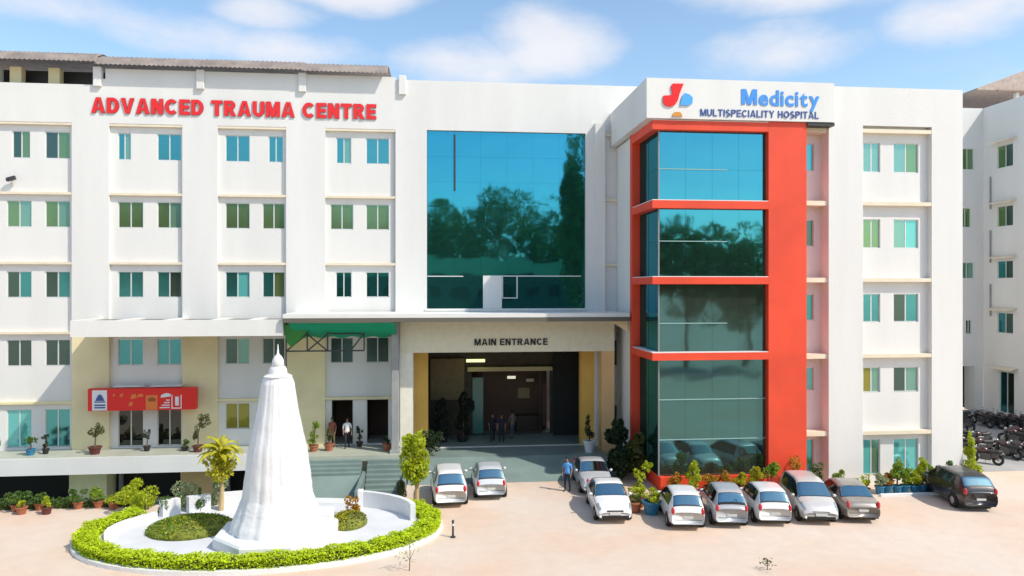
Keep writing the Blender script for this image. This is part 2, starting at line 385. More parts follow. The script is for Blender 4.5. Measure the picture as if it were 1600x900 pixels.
# ---------------------------------------------------------------- ground
def ground_mat():
    m = bpy.data.materials.new('pale_paving'); m.use_nodes = True; t = m.node_tree; b = t.nodes['Principled BSDF']
    g = t.nodes.new('ShaderNodeNewGeometry')
    n1 = t.nodes.new('ShaderNodeTexNoise'); n1.inputs['Scale'].default_value = .16; n1.inputs['Detail'].default_value = 5
    n2 = t.nodes.new('ShaderNodeTexNoise'); n2.inputs['Scale'].default_value = 1.7; n2.inputs['Detail'].default_value = 7
    br = t.nodes.new('ShaderNodeTexBrick'); br.inputs['Scale'].default_value = 1.6; br.inputs['Mortar Size'].default_value = .012
    br.inputs['Color1'].default_value = (.985, .985, .985, 1); br.inputs['Color2'].default_value = (1.01, 1.01, 1.01, 1); br.inputs['Mortar'].default_value = (.91, .90, .89, 1)
    cr = t.nodes.new('ShaderNodeValToRGB'); cr.color_ramp.elements[0].position = .34; cr.color_ramp.elements[0].color = (.64, .465, .345, 1)
    cr.color_ramp.elements[1].position = .64; cr.color_ramp.elements[1].color = (.645, .55, .465, 1)
    t.links.new(g.outputs['Position'], n1.inputs['Vector']); t.links.new(g.outputs['Position'], n2.inputs['Vector']); t.links.new(g.outputs['Position'], br.inputs['Vector'])
    t.links.new(n1.outputs['Fac'], cr.inputs[0])
    r = t.nodes.new('ShaderNodeMapRange'); r.inputs['From Min'].default_value = .3; r.inputs['From Max'].default_value = .7; r.inputs['To Min'].default_value = .955; r.inputs['To Max'].default_value = 1.03
    t.links.new(n2.outputs['Fac'], r.inputs[0])
    x1 = t.nodes.new('ShaderNodeMix'); x1.data_type = 'RGBA'; x1.blend_type = 'MULTIPLY'; x1.inputs[0].default_value = 1
    x2 = t.nodes.new('ShaderNodeMix'); x2.data_type = 'RGBA'; x2.blend_type = 'MULTIPLY'; x2.inputs[0].default_value = 1
    t.links.new(cr.outputs[0], x1.inputs[6]); t.links.new(r.outputs[0], x1.inputs[7]); t.links.new(x1.outputs[2], x2.inputs[6]); t.links.new(br.outputs['Color'], x2.inputs[7])
    t.links.new(x2.outputs[2], b.inputs['Base Color']); b.inputs['Roughness'].default_value = .8
    bp = t.nodes.new('ShaderNodeBump'); bp.inputs['Strength'].default_value = .25; bp.inputs['Distance'].default_value = .02
    t.links.new(n2.outputs['Fac'], bp.inputs['Height']); t.links.new(bp.outputs[0], b.inputs['Normal'])
    return m
PAVING = ground_mat()
CX0, CX1, CY0, CY1 = -30.0, -1.5, 37.4, 45.9            # sunken court
mb = MB()
def rect(x0, x1, y0, y1, z=0): mb.add([(x0, y0, z), (x1, y0, z), (x1, y1, z), (x0, y1, z)], [(0, 1, 2, 3)])
rect(-900, 900, -900, CY0); rect(-900, CX0, CY0, CY1); rect(CX1, 900, CY0, CY1); rect(-900, 900, CY1, 1500)
tag(mb.build('ground', PAVING), kind='structure')
mb = MB(); rect(CX0, CX1, CY0, CY1, -2.0)
mb.add([(CX0, CY0, 0), (CX1, CY0, 0), (CX1, CY0, -2), (CX0, CY0, -2)], [(0, 1, 2, 3)])
mb.add([(CX0, CY0, 0), (CX0, CY1, 0), (CX0, CY1, -2), (CX0, CY0, -2)], [(3, 2, 1, 0)])
mb.add([(CX1, CY0, 0), (CX1, CY1, 0), (CX1, CY1, -2), (CX1, CY0, -2)], [(0, 1, 2, 3)])
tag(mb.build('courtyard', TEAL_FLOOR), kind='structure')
# entrance ramp and porch floor; the dark floor colour stands in for shade here
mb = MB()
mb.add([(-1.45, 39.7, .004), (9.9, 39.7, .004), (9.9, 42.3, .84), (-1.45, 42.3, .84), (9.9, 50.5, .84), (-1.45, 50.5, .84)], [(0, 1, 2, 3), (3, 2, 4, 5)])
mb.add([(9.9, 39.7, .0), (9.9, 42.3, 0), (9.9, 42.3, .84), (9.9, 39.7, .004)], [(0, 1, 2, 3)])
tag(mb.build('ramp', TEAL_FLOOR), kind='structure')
# rear yard sloping up behind the right wing
mb = MB()
mb.add([(28.6, 39.2, .005), (80, 39.2, .005), (80, 52, 1.31), (28.6, 52, 1.31)], [(0, 1, 2, 3)])
mb.add([(28.6, 39.2, 0), (28.6, 52, 0), (28.6, 52, 1.31)], [(0, 2, 1)])
tag(mb.build('rear_yard', mat('grey_yard_concrete', (.36, .35, .34), .85, var=.2, vscale=.5)), kind='structure')

# ---------------------------------------------------------------- left wing
HEADS = [19.5, 15.52, 11.46, 7.54]; SILLS = [17.95, 14.0, 9.95, 6.02]
lw = thing('hospital_wing', 'white trauma centre wing with four window rows left of the entrance glass', 'building', (-14, 50, 0))
BAYS = [(-27.4, -20.74, [(-27.0, -25.6), (-24.36, -23.02), (-22.29, -20.92)]), (-18.71, -14.64, [(-18.3, -16.9), (-16.12, -14.76)]),
        (-12.66, -8.75, [(-12.28, -10.89), (-10.16, -8.86)]), (-6.49, -2.36, [(-6.22, -4.87), (-4.12, -2.75)])]
GROUND = [[(-27.0, -25.6, 1.35, 3.55), (-24.36, -23.02, 1.35, 3.55), (-22.29, -20.92, 1.35, 3.55)], [(-18.3, -16.9, 1.30, 3.5), (-16.12, -14.76, 1.30, 3.5)],
          [(-12.28, -10.89, 2.2, 3.72)], [(-6.2, -4.85, 1.16, 3.85), (-4.12, -2.75, 1.16, 3.85)]]
YB, YF = 45.02, 44.8
wins = []
tint = {0: [PANE, PANE], 1: [PANE_G, PANE_G], 2: [PANE_D, PANE], 3: [PANE_D, PANE_D]}
for bi, (b0, b1, cols) in enumerate(BAYS):
    holes = []; wall = MB()
    for fi in range(4):
        for ci, (a, b) in enumerate(cols):
            a2, b2 = a, b
            if fi == 0 and (bi, ci) == (1, 0): b2 = a+.72
            if fi == 0 and (bi, ci) in ((2, 1), ): a2, b2 = a+.35, b-.1
            if fi == 0 and (bi, ci) == (3, 0): a2 = a+.35; b2 = b-.12
            if fi == 2 and (bi, ci) == (3, 0): a2 = a+.32; b2 = b-.1
            if fi == 0 and (bi, ci) == (0, 1): a2 = a+.3; b2 = b-.08
            holes.append((a2, b2, SILLS[fi], HEADS[fi])); wins.append((a2, b2, SILLS[fi], HEADS[fi], fi, bi))
    for (a, b, c, d) in GROUND[bi]: holes.append((a, b, c, d))
    wall_holes(wall, b0, b1, 1.0, 20.0, YB, holes); wall.build('wall', WHITE, lw)
    # ledges at each floor, one step proud of the bay wall
    for zc in (16.0, 12.0, 8.0, 4.0):
        if bi in (1,) and zc == 4.0: continue
        l = MB(); l.box(b0, b1, YF+.02, YB+.02, zc-.14, zc); l.build('floor_ledge', LEDGE if zc > 5 else CREAM, lw)
    if bi < 4:
        l = MB(); l.box(b0, b1, YF+.02, YB+.02, 19.86, 20.0); l.build('floor_ledge', LEDGE, lw)
edges = [(-28.6, -27.4), (-20.74, -18.71), (-14.64, -12.66), (-8.75, -6.49)]
for i, (a, b) in enumerate(edges):
    p = MB(); p.box(a, b, YF, YB+.3, 7.98, 20.0); p.build('pier', WHITE, lw)
    p = MB(); p.box(a+.003, b-.003, YF+.01, YB+.3, 1.0, 7.98); p.build('pier', WHITE if i == 0 else CREAM, lw)
p = MB(); p.box(-28.6, -2.36, YF, YB+.3, 20.0, 22.2); p.box(-18.9, -2.36, YF, YB+.3, 22.2, 23.15); p.box(-19.3, -18.9, YF, YB+.3, 22.2, 22.55); p.build('parapet', WHITE, lw)
p = MB(); p.box(-28.6, -28.4, YB+.3, 58, -2, 22.2); p.box(-28.6, -2.36, 57.8, 58, -2, 22.2); p.box(-28.4, -2.36, YB+.35, 57.8, 21.4, 21.6); p.build('rear_wall', WHITE, lw)
for (a, b, c, d, fi, bi) in wins:
    r = random.random()
    t1, t2 = tint[fi]
    if fi == 2 and bi in (1, 2): t1, t2 = (PANE, PANE_T) if r < .55 else (PANE, PANE)
    if fi == 2 and bi == 3: t1, t2 = CURTAIN, CURTAIN
    if fi == 3 and bi > 0: t1, t2 = (PANE, PANE) if bi == 1 else (PANE_D, PANE_D)
    if fi == 1 and r > .6: t1 = PANE_C if bi == 3 else PANE_G
    if fi == 0 and bi == 0: t1, t2 = PANE_D, PANE_G
    if random.random() < .22: t2 = random.choice([PANE_C, PANE_D, PANE_G])
    window(lw, a, b, c, d, YB+.06, t1, 0, t2)
for bi, hs in enumerate(GROUND):
    for k, (a, b, c, d) in enumerate(hs):
        if bi == 0: window(lw, a, b, c, d, YB+.06, PANE_T if k < 2 else PANE, name='shop_window')
        elif bi == 1: window(lw, a, b, c, d, YB+.08, DOOR_GLASS, name='glass_door')
        elif bi == 2: window(lw, a, b, c, d, YB+.06, PANE_Y)
        else:
            q = MB(); q.box(a, b, YB+2.4, YB+2.5, c, d); q.box(a-.05, a, YB+.17, YB+2.4, c, d); q.box(b, b+.05, YB+.17, YB+2.4, c, d)
            q.box(a, b, YB+.17, YB+2.4, d, d+.05); q.build('doorway', BROWN_IN, lw)
            q = MB(); q.box(a, a+.06, YB+.05, YB+.12, c, d); q.box(b-.06, b, YB+.05, YB+.12, c, d); q.box(a+.06, b-.06, YB+.05, YB+.12, d-.06, d); q.build('door_frame', ALU, lw)
# basement behind the sunken court
q = MB(); wall_holes(q, -28.6, -7.6, -2.0, .24, 45.3, [(-27.2, -20.75, -1.9, .1), (-18.7, -14.7, -1.9, .1), (-12.6, -8.8, -1.9, .1)], .5); q.build('basement_wall', CREAM, lw)
for (a, b) in ((-27.2, -20.75), (-18.7, -14.7), (-12.6, -8.8)):
    q = MB(); q.box(a, b, 45.8, 45.85, -1.9, .1); q.build('basement_opening', DARK, lw)
    for x in (a+.25, ):
        q = MB(); q.box(x, x+.2, 45.5, 45.7, -1.9, .1); q.build('basement_mullion', GREY, lw)
for (a, b) in ((-20.74, -18.71), (-14.64, -12.66)):
    q = MB(); q.box(a, b, 44.5, 45.299, -2.0, .24); q.build('basement_column', ORANGE_WALL if a > -16 else CREAM, lw)

# terrace along the wing
t = thing('terrace', 'raised white edged terrace in front of the trauma wing', 'terrace', (-17, 44, 0))
q = MB(); q.box(-28.6, -7.7, 42.8, 45.01, .26, 1.18); q.build('terrace_edge', WHITE, t)
q = MB(); q.box(-28.6, -7.7, 42.9, 45.014, 1.181, 1.20); q.build('terrace_floor', TERRACE_FLOOR, t)
q = MB(); q.box(-7.695, -1.52, 42.1, 47.6, .80, 1.10); q.build('landing', TERRACE_FLOOR, t)
# stairs down from the landing
st = thing('staircase', 'grey green steps and sloped ramp going down from the landing beside the fountain', 'stairs', (-4.5, 40, -2))
for k in range(14):
    q = MB(); y1 = 42.1-.30*k; z1 = 1.1-.20*(k+1); q.cham(-3.75, -1.75, y1-.32, y1, max(-2, z1-.42), z1, .015)
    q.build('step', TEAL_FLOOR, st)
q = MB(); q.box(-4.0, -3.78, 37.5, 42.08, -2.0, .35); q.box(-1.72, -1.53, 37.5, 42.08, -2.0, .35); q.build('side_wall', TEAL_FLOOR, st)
for k in range(4):
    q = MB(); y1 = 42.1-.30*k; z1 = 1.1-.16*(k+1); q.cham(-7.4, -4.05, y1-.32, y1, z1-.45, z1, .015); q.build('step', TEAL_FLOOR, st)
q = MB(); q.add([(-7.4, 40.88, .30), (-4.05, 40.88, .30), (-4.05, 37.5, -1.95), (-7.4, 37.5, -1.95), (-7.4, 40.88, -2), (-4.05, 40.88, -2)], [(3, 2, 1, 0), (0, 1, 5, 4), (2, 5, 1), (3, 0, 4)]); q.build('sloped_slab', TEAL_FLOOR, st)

# rooftop shed over the left wing
rs = thing('rooftop_shed', 'weathered corrugated roof on white posts above the trauma wing parapet', 'roof shed', (-15.5, 48, 21.6))
def corrugated(x0, x1, prof, step=.26, amp=.05):
    m_ = MB(); n = int((x1-x0)/(step/2)); L = len(prof); v = []
    for i in range(n+1):
        x = x0+(x1-x0)*i/n
        for (y, z) in prof: v.append((x, y-(amp if i % 2 else 0), z+(amp if i % 2 else 0)))
    f = [(i*L+k, (i+1)*L+k, (i+1)*L+k+1, i*L+k+1) for i in range(n) for k in range(L-1)]
    return m_.add(v, f)
xs = [-28.6, -19.3, -13.5, -7.8, -2.9]
for i in range(4):
    zoff = [.18, .04, .06, .0][i]
    corrugated(xs[i], xs[i+1]+.1, [(44.25, 23.18+zoff), (44.6, 23.62+zoff), (45.3, 23.92+zoff), (51, 24.3+zoff)]).build('roof_sheet', ROOF_SHEET, rs, True)
for x in (-19.3, -13.6, -7.8, -1.95):
    q = MB(); q.cham(x-.22, x+.22, 44.62, 45.0, 22.1, 23.22, .03); q.build('post', WHITE, rs)
for x in (-27.6, -25.3, -24.1, -22.0):
    q = MB(); q.cham(x-.32, x+.32, 45.4, 45.9, 21.6, 23.3, .03); q.build('post', CREAM if x > -25 else WHITE, rs)
q = MB(); q.box(-28.4, -18.8, 46.4, 46.5, 21.6, 23.35); q.build('back_screen', DARK_METAL, rs)

# sign ADVANCED TRAUMA CENTRE
sg = thing('roof_sign', 'large red raised capitals reading ADVANCED TRAUMA CENTRE on the white parapet', 'sign', (-11.5, 44.74, 20.5))
block_lettering(sg, 'ADVANCED TRAUMA CENTRE', -19.65, -3.49, 20.57, .90, 44.795, LETTER_RED, .07, .26, .10, .40, LETTER_EDGE)
# small dark floodlight on the far left
fl = thing('floodlight', 'small dark floodlight fixed to the white wall at far left', 'light', (-24.0, 45.0, 16.6))
q = MB(); q.add([(-24.2, 44.62, 16.58), (-23.74, 44.62, 16.72), (-23.78, 44.7, 16.9), (-24.24, 44.7, 16.76), (-24.2, 44.85, 16.55), (-23.74, 44.85, 16.69), (-23.78, 44.85, 16.85), (-24.24, 44.85, 16.71)],
                [(0, 1, 2, 3), (7, 6, 5, 4), (0, 4, 5, 1), (1, 5, 6, 2), (2, 6, 7, 3), (3, 7, 4, 0)]); q.build('lamp_housing', DARK_METAL, fl)
q = MB(); q.tube([(-24, 44.85, 16.7), (-24, 45.0, 16.7)], .03); q.build('bracket', DARK_METAL, fl)

# white canopy over the shops
cp = thing('canopy', 'long white box canopy with open slots above the bank shopfront', 'canopy', (-13.5, 43, 7.9))
q = MB(); q.box(-19.2, -8.25, 41.3, 41.5, 7.9, 8.78); q.box(-19.2, -19.0, 41.5, 44.79, 7.9, 8.78); q.box(-8.45, -8.25, 41.5, 44.79, 7.9, 8.78); q.build('fascia', WHITE, cp)
q = MB(); q.box(-19.0, -8.45, 41.5, 44.79, 8.4, 8.70); q.build('slab', mat('slot_shade_slab', (.13, .125, .11), .85, var=.25), cp)  # dark slab colour stands in for shade in the open slots
for x in (-16.9, -14.5, -12.0, -10.0):
    q = MB(); q.box(x-.22, x+.22, 41.5, 44.78, 8.70, 8.77); q.build('cross_beam', WHITE, cp)
# bank shop sign (its script cannot be read in the photograph, only its marks)
bs = thing('shop_sign', 'wide red shop sign box with white logo panel above dark glass doors', 'sign', (-16.6, 44.2, 3.5))
q = MB(); q.cham(-19.5, -13.65, 43.95, 44.45, 3.55, 4.80, .02); q.build('sign_box', SIGN_RED, bs)
q = MB(); q.box(-19.25, -18.45, 43.93, 43.949, 3.58, 4.72); q.build('logo_panel', SIGN_WHITE, bs)
q = MB()
q.prism([(-19.08, 4.12), (-18.58, 4.12), (-18.66, 4.3), (-18.74, 4.44), (-18.83, 4.5), (-18.92, 4.44), (-19.0, 4.3)], 43.915, 43.929); q.box(-19.12, -18.54, 43.915, 43.929, 4.03, 4.09)
q.box(-19.12, -18.54, 43.915, 43.929, 3.84, 3.92); q.box(-19.12, -18.54, 43.915, 43.929, 3.70, 3.78); q.build('emblem', LETTER_NAVY, bs)
for (x, z, w, h) in ((-18.15, 4.36, .12, .16), (-17.78, 4.34, .2, .18), (-17.2, 4.2, .34, .3), (-16.85, 4.3, .36, .2), (-17.3, 3.8, .24, .26)):
    q = MB(); q.prism([(x, z), (x+w, z+h*.15), (x+w*.9, z+h), (x+w*.25, z+h*.8)], 43.935, 43.949); q.build('painted_mark', SIGN_ORANGE, bs)
q = MB(); q.box(-16.35, -15.72, 43.93, 43.949, 3.58, 4.40); q.build('orange_panel', SIGN_ORANGE, bs)
q = MB(); q.prism([(-16.2, 4.05), (-15.85, 4.05), (-15.8, 4.2), (-16.0, 4.3), (-16.22, 4.2)], 43.915, 43.929); q.build('painted_mark', mat('sign_brown', (.35, .08, .02), .5), bs)
q = MB()
q.prism([(-15.55, 4.25), (-15.0, 4.32), (-14.98, 4.45), (-15.25, 4.52), (-15.5, 4.42)], 43.93, 43.949)
for k in range(4): q.box(-15.6+.12*k, -15.05, 43.93, 43.949, 3.66+.14*k, 3.72+.14*k)
q.box(-14.95, -14.9, 43.93, 43.949, 3.62, 4.4); q.box(-14.45, -14.4, 43.93, 43.949, 3.62, 4.4); q.box(-14.9, -14.45, 43.93, 43.949, 3.62, 3.68); q.box(-14.75, -14.55, 43.93, 43.949, 3.8, 4.3)
q.build('painted_mark', SIGN_WHITE, bs)
for (a, b) in ((-18.2, -16.6), (-16.2, -14.5)):
    q = MB(); q.add([(a, 44.15, 4.86), (b, 44.15, 4.86), (b, 44.75, 4.9), (a, 44.75, 4.9), (a, 44.15, 4.9), (b, 44.15, 4.9), (b, 44.75, 4.94), (a, 44.75, 4.94)], [(0, 3, 2, 1), (4, 5, 6, 7), (0, 1, 5, 4), (1, 2, 6, 5), (2, 3, 7, 6), (3, 0, 4, 7)]); q.build('top_panel', SIGN_WHITE, bs)

# green sheet and steel truss beside the canopy
gs = thing('green_awning', 'bright green sheet awning hanging under the dark canopy edge', 'awning', (-5, 42, 8))
q = MB(); n = 24
v = []
for i in range(n+1):
    x = -7.9+5.7*i/n
    for k, (y, z) in enumerate(((41.3, 8.58), (41.6, 8.2), (42.3, 7.86), (43.4, 7.66))): v.append((x, y, z-.04*math.sin(i*1.3)*k*.5))
q.add(v, [(i*4+k, (i+1)*4+k, (i+1)*4+k+1, i*4+k+1) for i in range(n) for k in range(3)]); q.build('sheet', GREEN_NET, gs, True)
q = MB(); q.add([(-8.2, 41.4, 8.5), (-6.9, 41.6, 8.3), (-7.3, 41.9, 7.75), (-7.9, 42, 7.2), (-8.15, 41.9, 7.5)], [(0, 1, 2, 3, 4)]); q.build('torn_corner', mat('green_corner', (.06, .32, .07), .6, transl=.4), gs)
tr = thing('steel_truss', 'dark steel lattice truss hanging below the green awning', 'truss', (-6, 42, 7))
for a, b in (((-8.2, 42, 7.0), (-3.95, 42, 7.0)), ((-5.9, 42, 7.95), (-3.95, 42, 7.95)), ((-8.2, 42, 5.9), (-8.2, 42, 8.6)), ((-7.06, 42, 7.0), (-7.06, 42, 8.2)), ((-5.95, 42, 7.0), (-5.95, 42, 8.5)), ((-3.95, 42, 7.0), (-3.95, 42, 8.5)),
             ((-7.06, 42.03, 7.0), (-5.95, 42.03, 7.95)), ((-7.06, 41.97, 7.95), (-5.95, 41.97, 7.0)), ((-8.2, 42.03, 7.0), (-7.06, 42.03, 7.95)), ((-4.7, 42.03, 7.0), (-4.0, 42.03, 7.9))):
    q = MB(); q.tube([a, b], .045, 6); q.build('bar', DARK_METAL, tr)
pp = thing('canopy_post', 'tall grey square post between the clinic doors and porch', 'post', (-2.2, 42.9, 1.1))
q = MB(); q.cham(-2.48, -2.06, 42.45, 42.9, 1.101, 8.55, .03); q.build('shaft', GREY, pp)
q = MB(); q.cham(-2.56, -1.98, 42.4, 42.95, 1.101, 1.3, .02); q.build('base', GREY, pp)

# ---------------------------------------------------------------- entrance block
eb = thing('entrance_block', 'white entrance block with tall blue green reflective glass wall', 'building', (4.3, 48, 0))
q = MB()
wall_holes(q, -2.36, 15.0, .84, 22.9, 44.8, [(-.49, 9.22, 9.25, 20.02), (-1.28, 9.81, .86, 7.0)], .25)
q.box(-2.36, 15.0, 44.802, 45.1, 22.9, 23.0); q.build('wall', WHITE, eb)
q = MB(); q.box(-2.36, 15, 45.3, 58, 21.4, 21.6); q.box(-2.36, 28, 57.8, 58, 0, 22); q.build('roof_slab', WHITE, eb)
q = MB(); q.box(-.49, 9.22, 45.04, 45.05, 9.25, 20.02); q.build('backing', mat('teal_backing', (.02, .16, .19), .3), eb)
nx, nz = 6, 7; x0, x1, z0, z1 = -.47, 9.20, 9.27, 20.0
gw = (x1-x0)/nx; gh = (z1-z0)/nz
gm = MB(); gm.box(.003, gw-.003, 0, .02, .003, gh-.003); gme = gm.mesh('glass_panel', CURTAIN)
for i in range(nx):
    for k in range(nz):
        o = link('glass_panel', gme, eb, Vector((x0+gw*i, 44.97, z0+gh*k))-wpos(eb), R(random.gauss(0, .05))); o.rotation_euler.x = R(random.gauss(0, .06))
q = MB(); q.box(2.9, 4.05, 44.90, 44.96, 9.26, 11.2); q.build('white_panel', WHITE, eb)
q = MB(); q.box(-.46, 1.7, 44.93, 44.96, 11.18, 11.24); q.box(2.9, 8.95, 44.91, 44.96, 11.2, 11.26); q.build('transom', ALU, eb)
q = MB(); q.box(4.07, 4.12, 44.9, 44.95, 9.9, 11.2); q.box(4.95, 5.02, 44.9, 44.95, 9.9, 11.2); q.box(4.07, 5.02, 44.9, 44.95, 9.86, 9.92); q.build('open_sash', ALU, eb)
q = MB(); q.tube([(1.18, 44.9, 19.8), (1.18, 44.9, 16.4)], .06); q.build('hanging_cable', DARK_METAL, eb)
q = MB(); q.box(-.6, 9.3, 44.72, 44.80, 9.12, 9.24); q.build('glass_sill', WHITE, eb)
# bay beside the tower
for zc in (20.0, 16.0, 12.0, 8.0, 4.0):
    q = MB(); q.box(10.35, 13, 44.6, 44.8, zc-.16, zc); q.build('floor_ledge', LEDGE, eb)
for zc in (6.0, 2.0):
    window(eb, 10.6, 11.9, zc-.3, zc+1.3, 44.72, PANE_D)
q = MB(); q.box(9.75, 10.35, 44.4, 44.8, .84, 20.6); q.build('corner_pier', WHITE, eb)
# canopy slab with dark soffit
pc = thing('porch_canopy', 'thin dark edged canopy slab spanning above the main entrance', 'canopy', (2, 43, 8.6))
q = MB(); q.box(-8.2, 11.0, 41.02, 44.79, 8.86, 9.08); q.build('slab_top', WHITE, pc)
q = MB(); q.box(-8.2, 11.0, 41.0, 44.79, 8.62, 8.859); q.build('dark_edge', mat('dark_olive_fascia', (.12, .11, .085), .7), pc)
q = MB(); q.prism([(10.0, 8.6), (11.0, 8.0), (11.0, 8.6)], 41.6, 41.75); q.build('bracket', CREAM, pc)
# porch
po = thing('porch', 'cream entrance porch frame with ochre inner columns', 'porch', (4.3, 43.2, .84))
q = MB(); q.box(-2.0, 10.58, 43.0, 43.35, 6.76, 8.60); q.build('beam', mat('porch_cream', (.76, .70, .52), .75, var=.06), po)
q = MB(); q.box(-2.0, -1.28, 43.002, 43.6, .84, 6.76); q.build('pillar', mat('pale_cream', (.80, .76, .64), .75, var=.06), po)
q = MB(); q.box(9.81, 10.58, 43.002, 43.9, .0, 6.76); q.build('pillar', ORANGE_WALL, po)  # cream pillar, coloured apricot to carry the orange bounce light
q = MB(); q.box(-1.35, -.42, 45.06, 45.6, .84, 6.99); q.build('inner_column', YELLOW, po)
q = MB(); q.box(8.95, 9.9, 45.06, 45.6, .84, 6.99); q.build('inner_column', YELLOW, po)
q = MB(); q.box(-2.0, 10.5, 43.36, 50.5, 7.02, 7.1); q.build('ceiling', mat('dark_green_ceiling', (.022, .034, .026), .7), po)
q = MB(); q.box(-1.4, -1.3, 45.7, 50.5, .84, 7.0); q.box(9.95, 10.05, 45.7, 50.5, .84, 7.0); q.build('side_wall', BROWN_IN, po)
# entrance hall inside the porch
eh = thing('entrance_doors', 'dim entrance hall front with beige lintel and teal glass door strip', 'entrance', (4.3, 49, .84))
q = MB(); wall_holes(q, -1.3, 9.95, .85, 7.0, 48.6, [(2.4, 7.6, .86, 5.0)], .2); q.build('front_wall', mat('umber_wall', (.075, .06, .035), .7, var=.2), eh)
q = MB(); q.box(2.1, 7.7, 48.2, 48.59, 5.05, 5.32); q.build('lintel', mat('beige_lintel', (.62, .52, .28), .6), eh)
q = MB(); q.box(2.0, 3.2, 47.6, 47.8, 5.72, 5.9); q.build('ceiling_light', mat('tube_light', (.85, .9, .45), .5, emit=.8), eh)
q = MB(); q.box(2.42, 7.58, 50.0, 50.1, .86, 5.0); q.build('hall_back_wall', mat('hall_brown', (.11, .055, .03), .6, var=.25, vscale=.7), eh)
q = MB(); q.box(2.45, 3.15, 48.66, 48.7, .9, 4.6); q.build('glass_door', mat('teal_glass_door', (.08, .26, .21), .15), eh)
q = MB(); q.box(3.15, 3.22, 48.63, 48.72, .9, 4.95); q.box(6.9, 6.97, 48.63, 48.72, .9, 4.95); q.build('door_frame', DARK_METAL, eh)
q = MB(); q.box(4.75, 5.3, 48.62, 48.68, 4.5, 4.68); q.build('notice_plate', mat('lit_plate', (.8, .75, .6), .5, emit=.5), eh)
q = MB(); q.box(6.1, 6.6, 49.3, 49.36, 4.2, 4.4); q.build('notice_plate', mat('dim_plate', (.6, .5, .35), .5), eh)
q = MB(); q.box(-.3, 1.9, 48.3, 48.58, 3.2, 5.9); q.build('wall_panel', mat('tan_panel', (.22, .16, .07), .6, var=.15), eh)
q = MB(); q.box(7.05, 7.3, 48.4, 48.58, 1.4, 4.2); q.build('banner', mat('dull_red_banner', (.09, .025, .02), .6), eh)
q = MB(); q.cham(5.4, 7.2, 49.2, 49.8, .86, 1.95, .04); q.build('reception_desk', mat('dark_wood', (.05, .028, .015), .5), eh)
q = MB(); q.box(7.7, 9.9, 47.9, 48.0, .86, 6.6); q.build('dark_screen', DARK, eh)
q = MB(); q.box(5.6, 6.4, 50.0-.03, 49.999, 3.0, 3.7); q.build('wall_poster', mat('poster_tan', (.35, .25, .13), .6), eh)
me_sign = thing('entrance_sign', 'black capitals reading MAIN ENTRANCE on the cream beam', 'sign', (4.4, 42.98, 7.2))
block_lettering(me_sign, 'MAIN ENTRANCE', 2.28, 6.57, 7.16, .38, 42.997, LETTER_BLACK, .05, .21, .15, .42)

# ---------------------------------------------------------------- red tower
tw = thing('glass_tower', 'red framed stair tower with dark teal glass storeys', 'building', (15, 39, 0))
TX0, TX1, TY0, TY1 = 11.1, 19.4, 37.0, 41.4
q = MB(); q.box(17.32, TX1, TY0, TY1, 0, 19.17); q.build('right_pier', RED, tw)
q = MB(); q.box(TX0, TX0+.55, TY1-.5, TY1, 0, 19.17); q.build('rear_column', RED, tw)
for (za, zb) in ((18.66, 19.16), (14.62, 15.05), (10.70, 11.10), (6.77, 7.18)):
    q = MB(); q.box(TX0, 17.315, TY0, TY1-.505, za, zb-.03); q.build('floor_band', RED, tw)
    q = MB(); q.box(TX0+.01, 17.312, TY0+.01, TY1-.51, zb-.03, zb+.012); q.build('band_top', mat('pale_band_top', (.72, .70, .68), .6), tw)
q = MB(); q.box(11.55, 17.315, TY0+.05, TY0+.30, .0, .74); q.box(11.55, 11.8, TY0+.30, TY1-.5, 0, .74); q.build('plinth', RED, tw)
GX = 11.52
levels = [(.75, 6.765), (7.2, 10.69), (11.12, 14.61), (15.07, 18.65)]
for li, (za, zb) in enumerate(levels):
    mid = za+(zb-za)*([.5, .42, .52, .45][li])
    segs = [(za, mid), (mid, zb)] if li else [(za, 2.62), (2.62, 4.7), (4.7, zb)]
    for (a, b) in segs:
        nxp = 4
        gw = (17.3-GX)/nxp
        for i in range(nxp):
            g_ = MB(); g_.box(.004, gw-.004, 0, .02, .004, b-a-.004)
            o = link('glass_panel', g_.mesh('glass_panel', TOWER_GLASS if li > 1 else TOWER_LOW), tw, Vector((GX+gw*i, TY0+.36, a))-wpos(tw), R(random.gauss(0, .05))); o.rotation_euler.x = R(random.gauss(0, .05))
        for i in range(2):
            g_ = MB(); g_.box(-.02, 0, .006, 1.65-.006, .006, b-a-.006)
            link('glass_panel', g_.mesh('glass_panel', TOWER_GLASS), tw, Vector((GX+.01, TY0+.42+1.7*i, a))-wpos(tw))
    for zz in [s_[0] for s_ in segs[1:]]:
        q = MB(); q.box(GX, 17.3 if li in (0,) else 15.2, TY0+.30, TY0+.35, zz-.02, zz+.02); q.build('transom', mat('teal_transom', (.30, .46, .42), .4), tw)
    q = MB(); q.box(GX-.02, GX+.05, TY0+.31, TY0+.39, za, zb); q.build('corner_mullion', mat('grey_mullion', (.28, .28, .27), .5, .3), tw)
q = MB(); q.box(GX+.06, 17.31, TY0+.40, TY0+.44, .75, 18.65); q.box(GX+.02, GX+.06, TY0+.40, TY1-.5, .75, 18.65); q.box(17.2, 17.31, TY0+.44, TY1, 0, 18.6); q.build('backing', DARK, tw)
q = MB(); q.box(TX0+.05, TX1-.05, TY1+.001, 44.79, 0, 19.1); q.build('rear_block', WHITE, tw)
